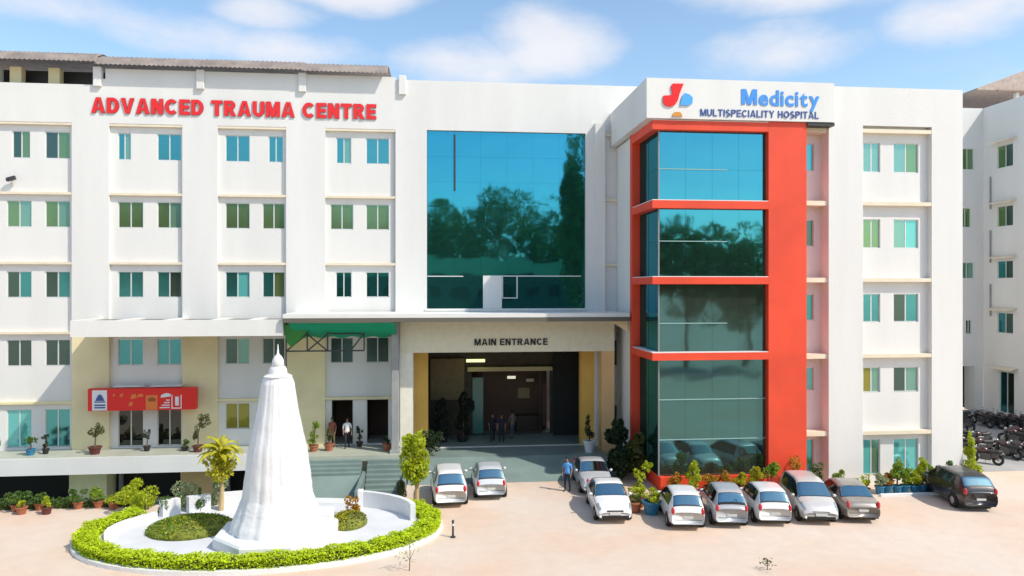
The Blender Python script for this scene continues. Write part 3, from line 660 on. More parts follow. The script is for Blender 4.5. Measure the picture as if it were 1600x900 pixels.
# white crown over tower and right wing
q = MB(); q.box(10.75, 20.85, 36.85, 37.4, 19.2, 21.25); q.box(20.85, 28.5, 37.4, 37.8, 19.202, 21.25); q.box(11.0, 20.85, 37.4, 37.8, 19.202, 21.25); q.box(10.75, 11.0, 37.4, 44.79, 19.2, 21.25); q.box(11.0, 28.5, 37.8, 52, 19.205, 19.3); q.build('crown', WHITE, tw)
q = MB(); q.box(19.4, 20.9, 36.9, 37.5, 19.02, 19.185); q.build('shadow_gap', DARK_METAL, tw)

rw = thing('hospital_wing', 'white right wing with shadowed window bays beside the red tower', 'building', (24, 45, 0))
HR = [18.36, 14.22, 10.19, 6.22, 2.33]; SR = [16.76, 12.66, 8.66, 4.87, .42]
q = MB()
YR, YRB = 37.4, 37.72
holes = [(a, b, SR[i], HR[i]) for i in range(5) for (a, b) in ((22.98, 23.96), (24.73, 26.16))]
wall_holes(q, 22.77, 26.71, 0, 19.2, YRB, holes); q.build('wall', WHITE, rw); q = MB()
holes2 = [(19.5, 20.45, SR[i]+.1, HR[i]-.02) for i in range(5)]
wall_holes(q, 19.4, 20.85, 0, 19.2, 38.2, holes2); q.build('wall', WHITE, rw)
for (a, b) in ((20.85, 22.77), (26.71, 28.5)):
    q = MB(); q.box(a, b, YR, 38.4, 0, 19.2); q.build('pier', WHITE, rw)
q = MB(); q.box(28.3, 28.5, 38.4, 52, 0, 19.2); q.box(20, 28.5, 51.8, 52, 0, 19.2); q.build('side_wall', WHITE, rw)
for zc in (19.0, 15.1, 11.0, 6.93, 2.8):
    q = MB(); q.box(22.77, 26.71, YR+.01, YRB+.02, zc-.17, zc+.03); q.build('floor_ledge', LEDGE, rw)
    q = MB(); q.box(19.41, 20.85, YR+.1, 38.22, zc-.2, zc+.05); q.build('floor_ledge', LEDGE, rw)
for i in range(5):
    p1 = [PANE_C, PANE_G, PANE_D, PANE_C, PANE_C][i]
    window(rw, 22.98, 23.96, SR[i], HR[i], YRB+.06, [PANE_C, PANE_G, PANE, PANE_Y, PANE_T][i], 0, [PANE_C, PANE_G, PANE, PANE_C, PANE_C][i])
    window(rw, 24.73, 26.16, SR[i], HR[i], YRB+.06, [PANE_C, PANE_C, PANE_D, PANE_D, PANE_T][i], 0, [PANE_G, PANE_T, PANE, PANE_C, PANE_T][i])
    window(rw, 19.5, 20.45, SR[i]+.1, HR[i]-.02, 38.26, [CURTAIN, PANE_D, PANE_D, PANE_G, PANE][i], 0, [PANE, PANE_D, PANE, PANE_T, PANE][i])

# logo and hospital name
lg = thing('hospital_logo', 'red and blue emblem with orange foot on the white crown', 'logo', (12.4, 36.8, 20.2))
q = MB(); q.prism([(11.60, 20.02), (11.72, 19.84), (11.95, 19.78), (12.2, 19.86), (12.36, 20.08), (12.48, 20.5), (12.68, 20.98), (12.1, 20.97), (12.02, 20.82), (12.1, 20.4), (11.9, 20.36), (11.62, 20.34)], 36.78, 36.849); q.build('red_swoosh', SIGN_RED, lg)
q = MB(); q.prism([(12.5, 19.88), (12.95, 19.88), (13.15, 20.0), (13.16, 20.28), (12.98, 20.44), (12.74, 20.5), (12.62, 20.36)], 36.78, 36.849); q.build('blue_dome', SKYBLUE, lg)
q = MB(); q.prism([(12.1, 19.3), (12.62, 19.3), (12.58, 19.42), (12.5, 19.52), (12.22, 19.52), (12.12, 19.42)], 36.79, 36.849); q.build('orange_foot', LOGO_ORANGE, lg)
hs = thing('hospital_sign', 'blue Medicity name letters over the small navy MULTISPECIALITY HOSPITAL line', 'sign', (17.5, 36.8, 19.3))
block_lettering(hs, 'M', 15.78, 16.62, 20.0, .80, 36.849, LETTER_BLUE, .035, .23)
lettering(hs, 'edicity', 16.72, 20.02, 20.0, .82, 36.849, LETTER_BLUE, .035, .022, .08)
block_lettering(hs, 'MULTISPECIALITY HOSPITAL', 13.58, 19.98, 19.36, .36, 36.849, LETTER_NAVY, .03, .17, .16, .45)

# ---------------------------------------------------------------- far right wing
fw = thing('hospital_wing', 'pale far right wing with hooded windows behind the parked motorbikes', 'building', (36, 52, 1.3))
q = MB()
wall_holes(q, 28, 41.3, 4.6, 24.1, 52, [(39.5, 40.55, 19.45, 21.04), (39.4, 40.3, 15.09, 16.54), (39.4, 40.55, 11.23, 12.43), (39.9, 40.35, 7.02, 8.08)], .15)
q.build('rear_wall', WHITE, fw)
for (a, b, c, d, pm) in ((39.5, 40.55, 19.45, 21.04, PANE_G), (39.4, 40.3, 15.09, 16.54, PANE_G), (39.4, 40.55, 11.23, 12.43, PANE_C), (39.9, 40.35, 7.02, 8.08, PANE_D)): window(fw, a, b, c, d, 52.06, pm)
q = MB(); q.box(37, 41.2, 53.2, 53.3, 1.3, 4.65); q.build('dark_undercroft', DARK, fw)
q = MB(); q.box(40.6, 41.29, 52.0, 53.1, 1.2, 4.6); q.build('undercroft_pillar', WHITE, fw)
# side wall facing left, built along +Y then rotated
XW = 41.3
def side_holes(mb, y0, y1, z0, z1, holes, d=.16):
    ys = sorted({y0, y1, *[h[0] for h in holes], *[h[1] for h in holes]}); zs = sorted({z0, z1, *[h[2] for h in holes], *[h[3] for h in holes]})
    for i in range(len(ys)-1):
        for j in range(len(zs)-1):
            cy, cz = (ys[i]+ys[i+1])/2, (zs[j]+zs[j+1])/2
            if any(h[0] < cy < h[1] and h[2] < cz < h[3] for h in holes): continue
            mb.add([(XW, ys[i+1], zs[j]), (XW, ys[i], zs[j]), (XW, ys[i], zs[j+1]), (XW, ys[i+1], zs[j+1])], [(0, 1, 2, 3)])
    for a, b, c, e in holes:
        mb.add([(XW, a, c), (XW, b, c), (XW, b, e), (XW, a, e), (XW+d, a, c), (XW+d, b, c), (XW+d, b, e), (XW+d, a, e)], [(0, 1, 5, 4), (1, 2, 6, 5), (2, 3, 7, 6), (3, 0, 4, 7)])
SW = [(z, h) for z, h in ((19.3, 20.95), (15.0, 16.5), (11.2, 12.5), (7.2, 8.7))]
sh = [(49.1, 50.6, z, h) for z, h in SW] + [(45.4, 46.9, z, h) for z, h in SW] + [(49.0, 50.4, 1.4, 4.4)]
q = MB(); side_holes(q, 42, 52, 1.0, 24.1, sh); q.box(XW, 60, 41.8, 41.99, 0, 24.1); q.build('wall', WHITE, fw)
for (a, b, c, d) in sh:
    window(fw, XW+.06, XW+.06+(b-a), c, d, b, PANE if c < 15 else PANE_G, R(-90), PANE_D)
    q = MB(); q.add([(XW, a-.35, d+.32), (XW, b+.35, d+.32), (XW-.6, b+.35, d+.16), (XW-.6, a-.35, d+.16), (XW, a-.35, d+.40), (XW, b+.35, d+.40), (XW-.6, b+.35, d+.24), (XW-.6, a-.35, d+.24)],
                    [(0, 3, 2, 1), (4, 5, 6, 7), (3, 7, 6, 2), (0, 4, 7, 3), (1, 2, 6, 5)]); q.build('window_hood', LEDGE, fw)
for z in (17.6, 13.6, 9.6):
    q = MB(); q.tube([(XW-.08, 51.2, z-1.2), (XW-.08, 51.2, z+1.2)], .06, 6); q.build('drain_pipe', GREY, fw)
q = MB(); q.box(41.33, 60, 42, 62, 23.5, 23.7); q.box(28, 60, 61.8, 62, 0, 24); q.build('roof_slab', WHITE, fw)
fr = thing('roof_shed', 'brown pitched sheet roof on the far right rooftop', 'roof shed', (48, 55, 24.6))
q = MB(); q.prism([(42.4, 26.1), (60, 26.1), (60, 26.25), (51.5, 29.6), (42.4, 26.22)], 54, 60); q.build('roof_sheet', mat('faded_brown_sheet', (.46, .36, .30), .8, var=.2), fr)
q = MB(); q.prism([(44.0, 26.0), (59.5, 26.0), (59.5, 26.1), (44.0, 26.1)], 53.8, 53.99); q.build('eave_board', mat('eave_brown', (.32, .22, .17), .8), fr)
for x in (46, 50, 55):
    q = MB(); q.cham(x-.15, x+.15, 54.2, 54.5, 23.7, 26.05, .02); q.build('post', WHITE, fr)
# ---------------------------------------------------------------- what stands behind the camera (seen in the glass)
def big_tree(x, y, h, r, label, seed):
    random.seed(seed)
    t = thing('tree', label, 'tree', (x, y, 0), group='trees across the forecourt seen in the glass')
    q = MB(); q.tube([(x, y, 0), (x+.2, y, h*.3), (x-.2, y+.1, h*.62)], [.42, .32, .16], 9)
    for k in range(6):
        a = k*1.1; q.tube([(x, y, h*(.28+.05*k)), (x+math.cos(a)*r*.6, y+math.sin(a)*r*.6, h*(.5+.06*k))], [.16, .05], 6)
    q.build('trunk', BARK, t)
    q = MB(); q.crown((x, y, h*.66), (r*1.12, r*.95, h*.36), 5200, .80, 0, 26); q.build('crown', L_TREE, t)
spots = [(-46, -19, 27, 6), (-37, -21, 26, 6), (-29, -18, 25.5, 6), (-21, -22, 25, 6), (-13, -20, 21, 4.5), (-6, -23, 21, 5), (2, -20, 24, 5), (9, -22, 26.5, 6.5), (17, -20, 24, 6), (25, -22, 21, 5.5), (33, -20, 19, 5.5), (42, -21, 18, 6)]
for i, (x, y, h, r) in enumerate(spots):
    big_tree(x, y, h, r, 'tall leafy tree across the forecourt, seen only as a reflection in the glass front', 100+i)
big_tree(19.0, -7, 31, 2.2, 'very tall slim tree reflected dark at the right edge of the entrance glass', 140)
ob = thing('house', 'long dark block with pale green top, seen only reflected in the entrance glass', 'building', (2, -16, 0))
q = MB(); q.box(-22, 26, -17.5, -12.6, 0, 12.4); q.build('wall', mat('dim_green_wall', (.06, .09, .07), .8, var=.2), ob)
q = MB(); q.box(-22, 26, -17.6, -12.4, 12.4, 14.6); q.build('roof', mat('pale_green_sheet', (.20, .42, .22), .6, var=.1), ob)
for k in range(14):
    for z in (2, 5.5, 9):
        q = MB(); q.box(-20.5+3.3*k, -18.9+3.3*k, -12.599, -12.55, z, z+1.6); q.build('window', DARK, ob)

# ---------------------------------------------------------------- fountain roundabout
random.seed(11)
FX, FY, FA, FB = -7.25, 32.6, 7.35, 4.5
def ell(a, k=1.0, da=0.0): return FX+(FA*k+da)*math.cos(a), FY+(FB*k+da)*math.sin(a)
def ring(mb, d0, d1, z0, z1, a0=0.0, a1=2*math.pi, n=72, m=0, closed=True):
    for i in range(n):
        t0 = a0+(a1-a0)*i/n; t1 = a0+(a1-a0)*(i+1)/n
        p = [ell(t0, 1, d0), ell(t1, 1, d0), ell(t1, 1, d1), ell(t0, 1, d1)]
        v = [(x, y, z0) for x, y in p]+[(x, y, z1) for x, y in p]
        f = [(7, 6, 5, 4) if d1 > d0 else (4, 5, 6, 7), (0, 1, 5, 4), (2, 3, 7, 6)]
        if not closed and i == 0: f.append((3, 0, 4, 7))
        if not closed and i == n-1: f.append((1, 2, 6, 5))
        mb.add(v, f, m)
ki = thing('roundabout_kerb', 'low white oval kerb under the lime hedge round the fountain', 'kerb', (FX, FY, 0))
q = MB(); ring(q, .24, -.76, 0, .16); q.build('kerb', MARBLE, ki)
fl_ = thing('fountain', 'tall white tapering fountain spire on a broad plinth inside the hedge oval', 'fountain', (-6.4, 31.1, 0))
q = MB(); n = 72
v = [(*ell(2*math.pi*i/n, 1, -.76), .22) for i in range(n)]; q.add(v, [tuple(range(n))])
q.build('white_paving', RINGFLOOR, fl_)
# spire: fluted loft with water-worn ribs
prof = [(2.05, .2), (2.0, .5), (1.93, .95), (1.72, 1.38), (1.58, 1.75), (1.46, 2.05), (1.37, 2.8), (1.22, 3.9), (1.02, 4.7), (.85, 5.5), (.74, 6.2), (.68, 6.6), (.56, 6.9)]
q = MB(); N = 96; v = []; f = []
fine = []
for i in range(len(prof)-1):
    for k in range(6):
        u = k/6; fine.append((prof[i][0]*(1-u)+prof[i+1][0]*u, prof[i][1]*(1-u)+prof[i+1][1]*u))
fine.append(prof[-1])
ph = [random.uniform(0, 6.28) for _ in range(8)]
for r, z in fine:
    for i in range(N):
        a = 2*math.pi*i/N
        w = 1+.014*math.sin(12*a+ph[0]+.3*math.sin(z))+.012*math.sin(23*a+ph[1]+z*.4)+.012*math.sin(41*a+ph[2]+z)+random.uniform(-.008, .008)+.006*math.sin(5*a+3*z)*math.sin(2.3*z+a)
        r2 = r*.95; v.append((-6.4+r2*w*math.cos(a), 31.1+r2*w*math.sin(a)*.92, z))
for k in range(len(fine)-1):
    for i in range(N): j = (i+1) % N; f.append((k*N+i, k*N+j, (k+1)*N+j, (k+1)*N+i))
q.add(v, f); q.build('spire', MARBLE, fl_, True)
q = MB(); q.lathe([(.53, 6.86), (.57, 6.9), (.38, 7.0), (.34, 7.2), (.28, 7.3)], 20, (-6.4, 31.1, 0)); q.build('neck', MARBLE, fl_, False)
q = MB(); q.lathe([(.2, 7.3), (.245, 7.35), (.23, 7.55), (.15, 7.7), (.05, 7.8), (.03, 8.0), (.01, 8.2)], 16, (-6.4, 31.1, 0)); q.build('finial', MARBLE, fl_, True)
q = MB(); q.lathe([(2.5, .221), (2.5, .62), (2.42, .70), (2.05, .72)], 8, (-6.4, 31.1, 0), a0=math.pi/8); q.build('plinth', MARBLE, fl_)
q = MB(); q.cham(-5.1, -4.2, 30.6, 31.6, .221, 1.35, .04); q.build('buttress', MARBLE, fl_)
# back ring wall in two arcs and two loose blocks
rwall = thing('ring_wall', 'curved white parapet wall behind the fountain on the right', 'wall', (-2.5, 35.8, .2))
q = MB(); ring(q, -1.15, -.92, .0, .95, R(6), R(52), 22, closed=False); q.build('parapet', MARBLE, rwall)
q = MB(); q.cham(-3.62, -3.36, 35.2, 35.55, .22, 1.0, .02); q.build('end_post', MARBLE, rwall)
rwall = thing('ring_wall', 'curved white parapet wall behind the fountain on the left with gaps', 'wall', (-11.5, 35.8, .2))
for a0, a1 in ((104, 116), (120, 130), (134, 143)):
    q = MB(); ring(q, -1.25, -.95, .0, .95, R(a0), R(a1), 8, closed=False); q.build('wall_block', MARBLE, rwall)
q = MB(); ring(q, -1.25, -.95, .0, .45, R(146), R(196), 24, closed=False); q.build('low_wall', MARBLE, rwall)
# hedge: front and both sides, lumpy clipped top of small leaves over a dark twig core
hd = thing('hedge', 'clipped lime green hedge curving round the white fountain', 'hedge', (FX, FY-FB, .1))
q = MB(); ring(q, -.02, -.62, .1, .44, R(150), R(400), 60, closed=False); q.build('twig_core', mat('dark_twigs', (.05, .06, .012), .9, var=.3), hd)
q = MB()
for _ in range(24000):
    a = R(random.uniform(147, 403)); u = random.random()
    lump = .05*math.sin(a*17)+.04*math.sin(a*41+1)
    hgt = .54+lump
    if u < .55: d = random.uniform(-.68, .06); z = hgt-.08*abs(d+.31)/.37+random.gauss(0, .035)
    elif u < .85: d = .08+random.gauss(0, .035)+lump*.6; z = .12+random.random()**.75*(hgt-.1)
    else: d = -.70+random.gauss(0, .03); z = .15+random.random()*(hgt-.15)
    x, y = ell(a, 1, d); q.leaf((x, y, z), .115, 0, 1.9)
tag(q.build('leaves', L_HEDGE, hd), kind='stuff')
# planted beds
def bed(name, label, cx, cy, rx, ry, h, mats, n):
    t = thing(name, label, 'flower bed', (cx, cy, .22))
    q = MB(); q.lathe([(1.0, .0), (.92, h*.5), (.7, h*.85), (.3, h), (.01, h*1.02)], 24, (0, 0, 0))
    q.v = [(cx+x*rx, cy+y*ry, .221+z) for x, y, z in q.v]; q.build('soil_mound', GRASSB, t, True)
    for k, (m_, fr_) in enumerate(mats):
        q = MB()
        for _ in range(int(n*fr_)):
            a = random.uniform(0, 6.28); r = random.random()**.5
            if len(mats) > 1 and k == 0 and math.cos(a+.6) > .5: continue
            q.leaf((cx+rx*r*math.cos(a), cy+ry*r*math.sin(a), .24+h*(1-r*r)**.6+random.uniform(0, .1)), .12, 0, .6)
        tag(q.build('ground_cover', m_, t), kind='stuff')
bed('flower_bed', 'green oval planted bed left of the fountain spire', -10.4, 32.8, 1.75, 1.55, .35, [(L_MID, .6), (L_YEL, .25), (L_GRN, .3)], 2600)
bed('flower_bed', 'small yellowish planted bed right of the fountain spire', -3.75, 32.9, .8, 1.1, .35, [(L_YEL, .7), (L_OLIVE, .3)], 1300)

# ---------------------------------------------------------------- plants
def pot(t, x, y, z, r, h, m):
    q = MB(); q.lathe([(r*.68, 0), (r*.95, h*.85), (r*1.08, h*.86), (r*1.08, h), (r*.92, h), (r*.88, h*.88), (.01, h*.88)], 14, (x, y, z)); q.build('pot', m, t)
    q = MB(); q.lathe([(r*.89, h*.86), (r*.5, h*.93), (.01, h*.95)], 10, (x, y, z)); q.build('soil', SOIL, t)
def potted(name, label, x, y, z, pr, ph_, pm, crowns, leafm, size=.13, dens=260, stem=True, group=None, cat='potted plant'):
    t = thing(name, label, cat, (x, y, z), group=group)
    if pm is not None: pot(t, x, y, z, pr, ph_, pm)
    zt = max(c[2] for c in crowns)
    if stem:
        q = MB(); q.tube([(x, y, z+ph_*.85), (x+.03, y, z+(ph_+zt)*.5), (x+crowns[-1][0], y+crowns[-1][1], z+zt)], [.045, .035, .02], 6); q.build('stem', BARK, t)
    q = MB()
    for (cx, cy, cz, rx, rz_) in crowns:
        q.crown((x+cx, y+cy, z+cz), (rx, rx, rz_), int(dens*rx*rz_/.16)+40, size, 0, 7)
    q.build('foliage', leafm, t)
    return t
def frond_plant(name, label, x, y, z, h, n, leafm, droop=.7, trunk=0.0, bark=None, cat='palm', rad=1.0, w=.16, group=None):
    t = thing(name, label, cat, (x, y, z), group=group)
    if trunk:
        q = MB(); q.tube([(x, y, z), (x+.05, y, z+trunk*.5), (x, y, z+trunk)], [.13, .075, .06], 9); q.build('trunk', bark or YBARK, t)
    q = MB()
    for i in range(n):
        a = 6.283*i/n*1.618+random.uniform(-.2, .2); e = random.uniform(.25, 1.25); L = rad*random.uniform(.75, 1.15); p = Vector((x, y, z+trunk*random.uniform(.75, 1)))
        d = Vector((math.cos(a)*math.cos(e), math.sin(a)*math.cos(e), math.sin(e)))
        side = Vector((-math.sin(a), math.cos(a), 0)); S = 7; prev = None
        for s_ in range(S+1):
            u = s_/S; ww = w*math.sin(math.pi*min(.97, .12+u*.88))
            c = p.copy(); pr = (c-side*ww+Vector((0, 0, -.05*u)), c+Vector((0, 0, ww*.4)), c+side*ww+Vector((0, 0, -.05*u)))
            if prev:
                q.add([prev[0], prev[1], pr[1], pr[0]], [(0, 1, 2, 3)]); q.add([prev[1], prev[2], pr[2], pr[1]], [(0, 1, 2, 3)])
            prev = pr
            p = p+d*(L/S); d = (d+Vector((0, 0, -droop*.22*(1+u)))).normalized()
    q.build('fronds', leafm, t)
    return t
# tree with a yellow crown behind the fountain, left
def small_tree(label, x, y, z, trunk, cz, rx, rz_, leafm, barkm, n, size=.2):
    t = thing('small_tree', label, 'tree', (x, y, z))
    q = MB(); q.tube([(x, y, z), (x+.06, y, z+trunk*.6), (x-.03, y, z+trunk)], [.13, .09, .05], 8)
    for k in range(6):
        a = k*1.05; q.tube([(x, y, z+trunk*(.6+.06*k)), (x+math.cos(a)*rx*.7, y+math.sin(a)*rx*.7, z+cz+rz_*(-.2+.15*k))], [.04, .012], 5)
    q.build('trunk', barkm, t)
    q = MB(); q.crown((x, y, z+cz), (rx, rx, rz_), n, size, 0, 18); q.build('crown', leafm, t)
    return t
pm = frond_plant('palm', 'yellow palm like young tree behind the white wall blocks left of the spire', -9.85, 35.4, .22, 0, 34, L_YEL, .95, 2.95, YBARK, rad=1.2, w=.13)
q = MB(); q.crown((-9.75, 35.4, 2.25), (.85, .75, .65), 620, .24, 0, 14); q.build('hanging_leaves', L_YEL, pm)
small_tree('bushy lime green young tree standing at the right end of the hedge', -.9, 35.9, 0, 2.3, 2.0, .88, 1.55, L_LIME, YBARK, 2300, .24)
# bushes by the ring wall
for lab, x, y, rr, hh, m_ in (('round dark green shrub between white wall blocks left of the fountain', -12.15, 34.7, .32, .55, L_GRN), ('blue green slim shrub between white wall blocks left of the fountain', -10.75, 35.3, .26, .6, L_GRN),
                         ('pale green hazy bush behind the left ring wall', -11.6, 36.4, .85, .75, L_PALE), ('grey green bush behind the ring wall beside the yellow tree', -10.5, 36.6, .6, .8, L_PALE),
                         ('lime bush at the left end of the hedge', -14.0, 36.4, .9, .75, L_LIME), ('yellow green spreading bush left of the hedge end', -13.3, 35.6, .7, .55, L_LIME),
                         ('amber tuft on the small bed right of the spire', -3.7, 34.1, .35, .5, L_ORG), ('olive bush behind the white wall right of the spire', -1.6, 36.6, .4, .5, L_OLIVE)):
    potted('shrub', lab, x, y, 0 if abs(y-36.5) < .3 else .2, .1, 0, None, [(0, 0, hh, rr, hh)], m_, .13, 330, True, None, 'shrub')
# terrace pots
ZT = 1.20
potted('potted_topiary', 'round topiary on a bare stem in a maroon pot left of the shop doors', -18.95, 43.6, ZT, .34, .42, MAROON_POT, [(0, 0, 1.45, .42, .52)], L_OLIVE, .1, 420)
potted('potted_plant', 'leafy plant in a teal pot before the turquoise window', -22.4, 43.7, ZT, .25, .34, BLUEPOT, [(0, 0, .72, .34, .34)], L_GRN)
potted('potted_plant', 'thin dark plant in a small pot beside the dark ground floor window', -21.7, 43.9, ZT, .18, .3, DARKPOT, [(0, 0, .55, .16, .3), (0, 0, .95, .2, .18)], L_DARK)
potted('potted_plant', 'tall narrow plant at the far left end of the terrace', -24.3, 43.7, ZT, .25, .35, BLUEPOT, [(0, 0, .8, .3, .6)], L_GRN)
potted('potted_plant', 'small dark topiary between the two shop doors', -16.35, 44.1, ZT, .2, .3, DARKPOT, [(0, 0, .95, .22, .36)], L_DARK)
potted('potted_topiary', 'tall two ball topiary right of the shop doors', -13.4, 43.6, ZT, .3, .36, MAROON_POT, [(-.15, 0, .95, .2, .5), (.25, 0, 1.85, .42, .45)], L_OLIVE, .1, 420)
potted('potted_plant', 'small round plant at the foot of the tall topiary', -14.2, 43.9, ZT, .2, .22, DARKPOT, [(0, 0, .45, .28, .26)], L_GRN)
ZL = 1.10
potted('potted_plant', 'green potted bush right of the white spire on the landing', -6.95, 43.5, ZL, .28, .36, TERRA, [(-.05, 0, .85, .36, .4), (.1, 0, 1.5, .28, .32)], L_MID)
potted('potted_plant', 'small dark topiary between the two dark clinic doorways', -4.45, 44.5, ZL, .2, .3, DARKPOT, [(0, 0, .55, .18, .2), (0, 0, 1.0, .22, .26)], L_DARK)
potted('potted_plant', 'terracotta pot with thin stems left of the clinic doorway', -6.1, 43.6, ZL, .28, .4, TERRA, [(0, 0, .9, .22, .45)], L_OLIVE)
potted('potted_plant', 'terracotta pot of low plants beside the grey canopy post', -2.75, 43.3, ZL, .28, .4, TERRA, [(0, 0, .6, .26, .25)], L_DARK)
potted('shrub', 'dark spreading bush at the left foot of the porch', -.85, 42.6, .84, .3, .3, DARKPOT, [(0, 0, .8, .7, .6), (.7, .2, 1.0, .6, .7)], L_DARK, .16, 240, True, None, 'shrub')
for x, lab in ((.45, 'tall dark rounded topiary inside the porch nearest its left column'), (1.75, 'tall dark rounded topiary inside the porch beside the teal door')):
    potted('potted_topiary', lab, x, 46.6, .84, .4, .4, DARKPOT, [(0, 0, 1.2, .58, .85), (0, 0, 2.2, .55, .95)], L_BLACK, .17, 1100)
potted('potted_plant', 'white pot with dark spiky plant at the right porch pillar', 9.05, 42.9, .84, .36, .68, WHITEPOT, [(0, 0, 1.3, .35, .5), (-.1, 0, 1.85, .2, .45)], L_DARK)
for x, y, h, lab in ((10.15, 40.6, 2.6, 'dark feathery bamboo clump at the left corner of the red tower'), (10.8, 39.4, 2.3, 'olive bamboo clump leaning on the red tower base'), (9.95, 39.3, 1.7, 'low dark green clump in front of the porch pillar')):
    potted('bamboo_clump', lab, x, y, .0, .3, .3, None, [(0, 0, h*.3, .55, h*.3), (0, 0, h*.62, .7, h*.36), (.1, 0, h*.9, .5, h*.3)], L_OLIVE if 'olive' in lab else L_DARK, .26, 230, True, None, 'shrub')
potted('potted_plant', 'lime plant with pale upright leaves in a terracotta pot left of the tower planter', 9.65, 34.6, 0, .4, .5, TERRA, [(0, 0, .85, .5, .4), (.1, 0, 1.5, .3, .42), (.5, .1, 1.9, .25, .3)], L_LIME, .17)
potted('potted_plant', 'dense lime green shrub in a blue pot beside the white hatchback', 10.0, 33.5, 0, .42, .62, BLUEPOT, [(0, 0, .95, .52, .36)], L_LIME, .13, 420)
potted('potted_plant', 'red pot of low leaves behind the blue pot', 9.3, 33.9, 0, .36, .5, TERRA, [(0, 0, .65, .34, .2)], L_GRN)
row = [(12.2, L_ORG, .62, 'amber low bush at the left end of the tower planter'), (13.0, L_LIME, 1.0, 'bright lime cone shaped bush under the tower glass'), (13.9, L_ORG, .62, 'amber bush left of the middle of the tower planter'), (14.7, L_ORG, .7, 'golden bush at the middle of the tower planter'),
       (15.5, L_YEL, .68, 'yellow bush right of the middle of the tower planter'), (16.4, L_YEL, .85, 'olive yellow round bush near the red pier'), (17.2, L_MID, 1.05, 'green upright bush at the right end under the tower glass')]
for x, m_, h, lab in row:
    potted('potted_plant', lab, x, 36.45+random.uniform(-.1, .1), 0, .3, .42, TERRA, [(0, 0, h*.95, .46, h*.55), (.05, 0, h*1.3, .3, h*.45)], m_, .13, 560, True, 'bushes in pots under the tower glass')
potted('potted_topiary', 'amber egg shaped topiary against the red pier', 18.45, 36.6, 0, .3, .4, TERRA, [(0, 0, 1.45, .38, .55)], L_ORG, .1, 420)
potted('potted_plant', 'green plant between red pier and white pier', 19.95, 36.9, 0, .3, .4, BLUEPOT, [(0, 0, .9, .4, .6)], L_GRN)
potted('potted_plant', 'round lime bush at the foot of the white pier', 20.75, 36.3, 0, .32, .42, BLUEPOT, [(0, 0, .85, .42, .42)], L_MID)
kb = thing('low_kerb', 'low white kerb under the row of blue pots', 'kerb', (24.7, 35.2, 0))
q = MB(); q.cham(22.3, 27.0, 35.05, 35.2, 0, .13, .02); q.build('kerb', MARBLE, kb)
bl = ['leftmost blue pot of the row by the white kerb, with a low pale bush', 'second blue pot from the left by the kerb, with amber leaves', 'tall green bush in the third blue pot from the left by the kerb', 'fourth blue pot from the left by the kerb, with a low green bush',
      'fifth blue pot from the left by the kerb, with a lime bush', 'middle blue pot of the kerb row with a taller lime plant', 'fourth blue pot from the right of the kerb row, with a dense green bush', 'third blue pot from the right of the kerb row with dark leaves', 'second blue pot from the right of the kerb row, with green leaves', 'rightmost blue pot of the kerb row behind the dark car']
hh = [.5, .5, 1.25, .7, .75, 1.2, .85, .85, 1.0, .7]; mm = [L_PALE, L_ORG, L_MID, L_MID, L_LIME, L_LIME, L_MID, L_GRN, L_GRN, L_OLIVE]
for i in range(10):
    potted('potted_plant', bl[i], 22.55+.47*i, 35.55+.06*(i % 2), 0, .24, .42, BLUEPOT, [(0, 0, .5+hh[i]*.35, .38, hh[i]*.45), (.03, 0, .5+hh[i]*.75, .27, hh[i]*.36)], mm[i], .13, 620, True, 'plants in blue pots along the kerb')
for x, lab, h in ((21.6, 'small pale bush between the white pier and the first blue pots', .5), (22.1, 'yellow green low bush left of the blue pot row', .55)):
    potted('shrub', lab, x, 36.0, 0, .2, .2, TERRA, [(0, 0, h, .36, h*.6)], L_LIME, .12, 330, True, None, 'shrub')
potted('conifer', 'bright lime pointed conifer at the corner of the right wing', 28.95, 37.3, 0, .3, .3, TERRA, [(0, 0, .8, .6, .7), (0, 0, 1.6, .42, .6), (0, 0, 2.3, .2, .5)], L_LIME, .14, 380, True, None, 'shrub')
potted('shrub', 'dark low shrub beside the lime conifer', 28.2, 36.2, 0, .3, .3, None, [(0, 0, .45, .5, .4)], L_DARK, .13, 330, True, None, 'shrub')
# bottom left potted row
bl = [(-20.9, 36.9, .45, .55, L_YEL, 'yellowish potted plant nearest the left picture edge by the sunken court'), (-19.6, 37.0, .55, .6, L_GRN, 'round green bush in a terracotta pot by the sunken court'), (-18.6, 37.1, .5, .5, L_GRN, 'low green bush behind the small terracotta pot'), (-17.95, 36.4, .22, .5, L_LIME, 'small lime plant in a dark pot standing alone on the paving'),
      (-16.9, 37.15, .5, .6, L_GRN, 'dark green bush left of the basement column'), (-16.0, 37.2, .5, .65, L_MID, 'mid green bush under the basement column'), (-15.2, 36.9, .55, .45, L_LIME, 'spiky lime plant leaning over a broken pot'), (-19.1, 36.5, .18, .4, L_LIME, 'tiny potted plant between the two bushes on the left paving')]
for x, y, r, h, m_, lab in bl:
    potted('potted_plant', lab, x, y, 0, .24, .34, TERRA if 'dark pot' not in lab else MAROON_POT, [(0, 0, h+.05, r, h*.6)], m_, .13, 330, True, 'potted plants along the sunken court')
t = thing('low_hedge', 'dark green low planting strip along the edge of the sunken court', 'hedge', (-18, 37.3, 0))
q = MB(); q.box(-21.5, -13.6, 37.28, 37.39, .0, .22); q.build('twig_core', mat('dark_twigs', (.05, .06, .012), .9, var=.3), t)
q = MB()
for _ in range(3200): q.leaf((random.uniform(-21.6, -13.4), 37.3+random.gauss(0, .09), random.uniform(.02, .42)+.1*math.sin(random.random()*9)), .12, 0, .8)
tag(q.build('leaves', L_GRN, t), kind='stuff')
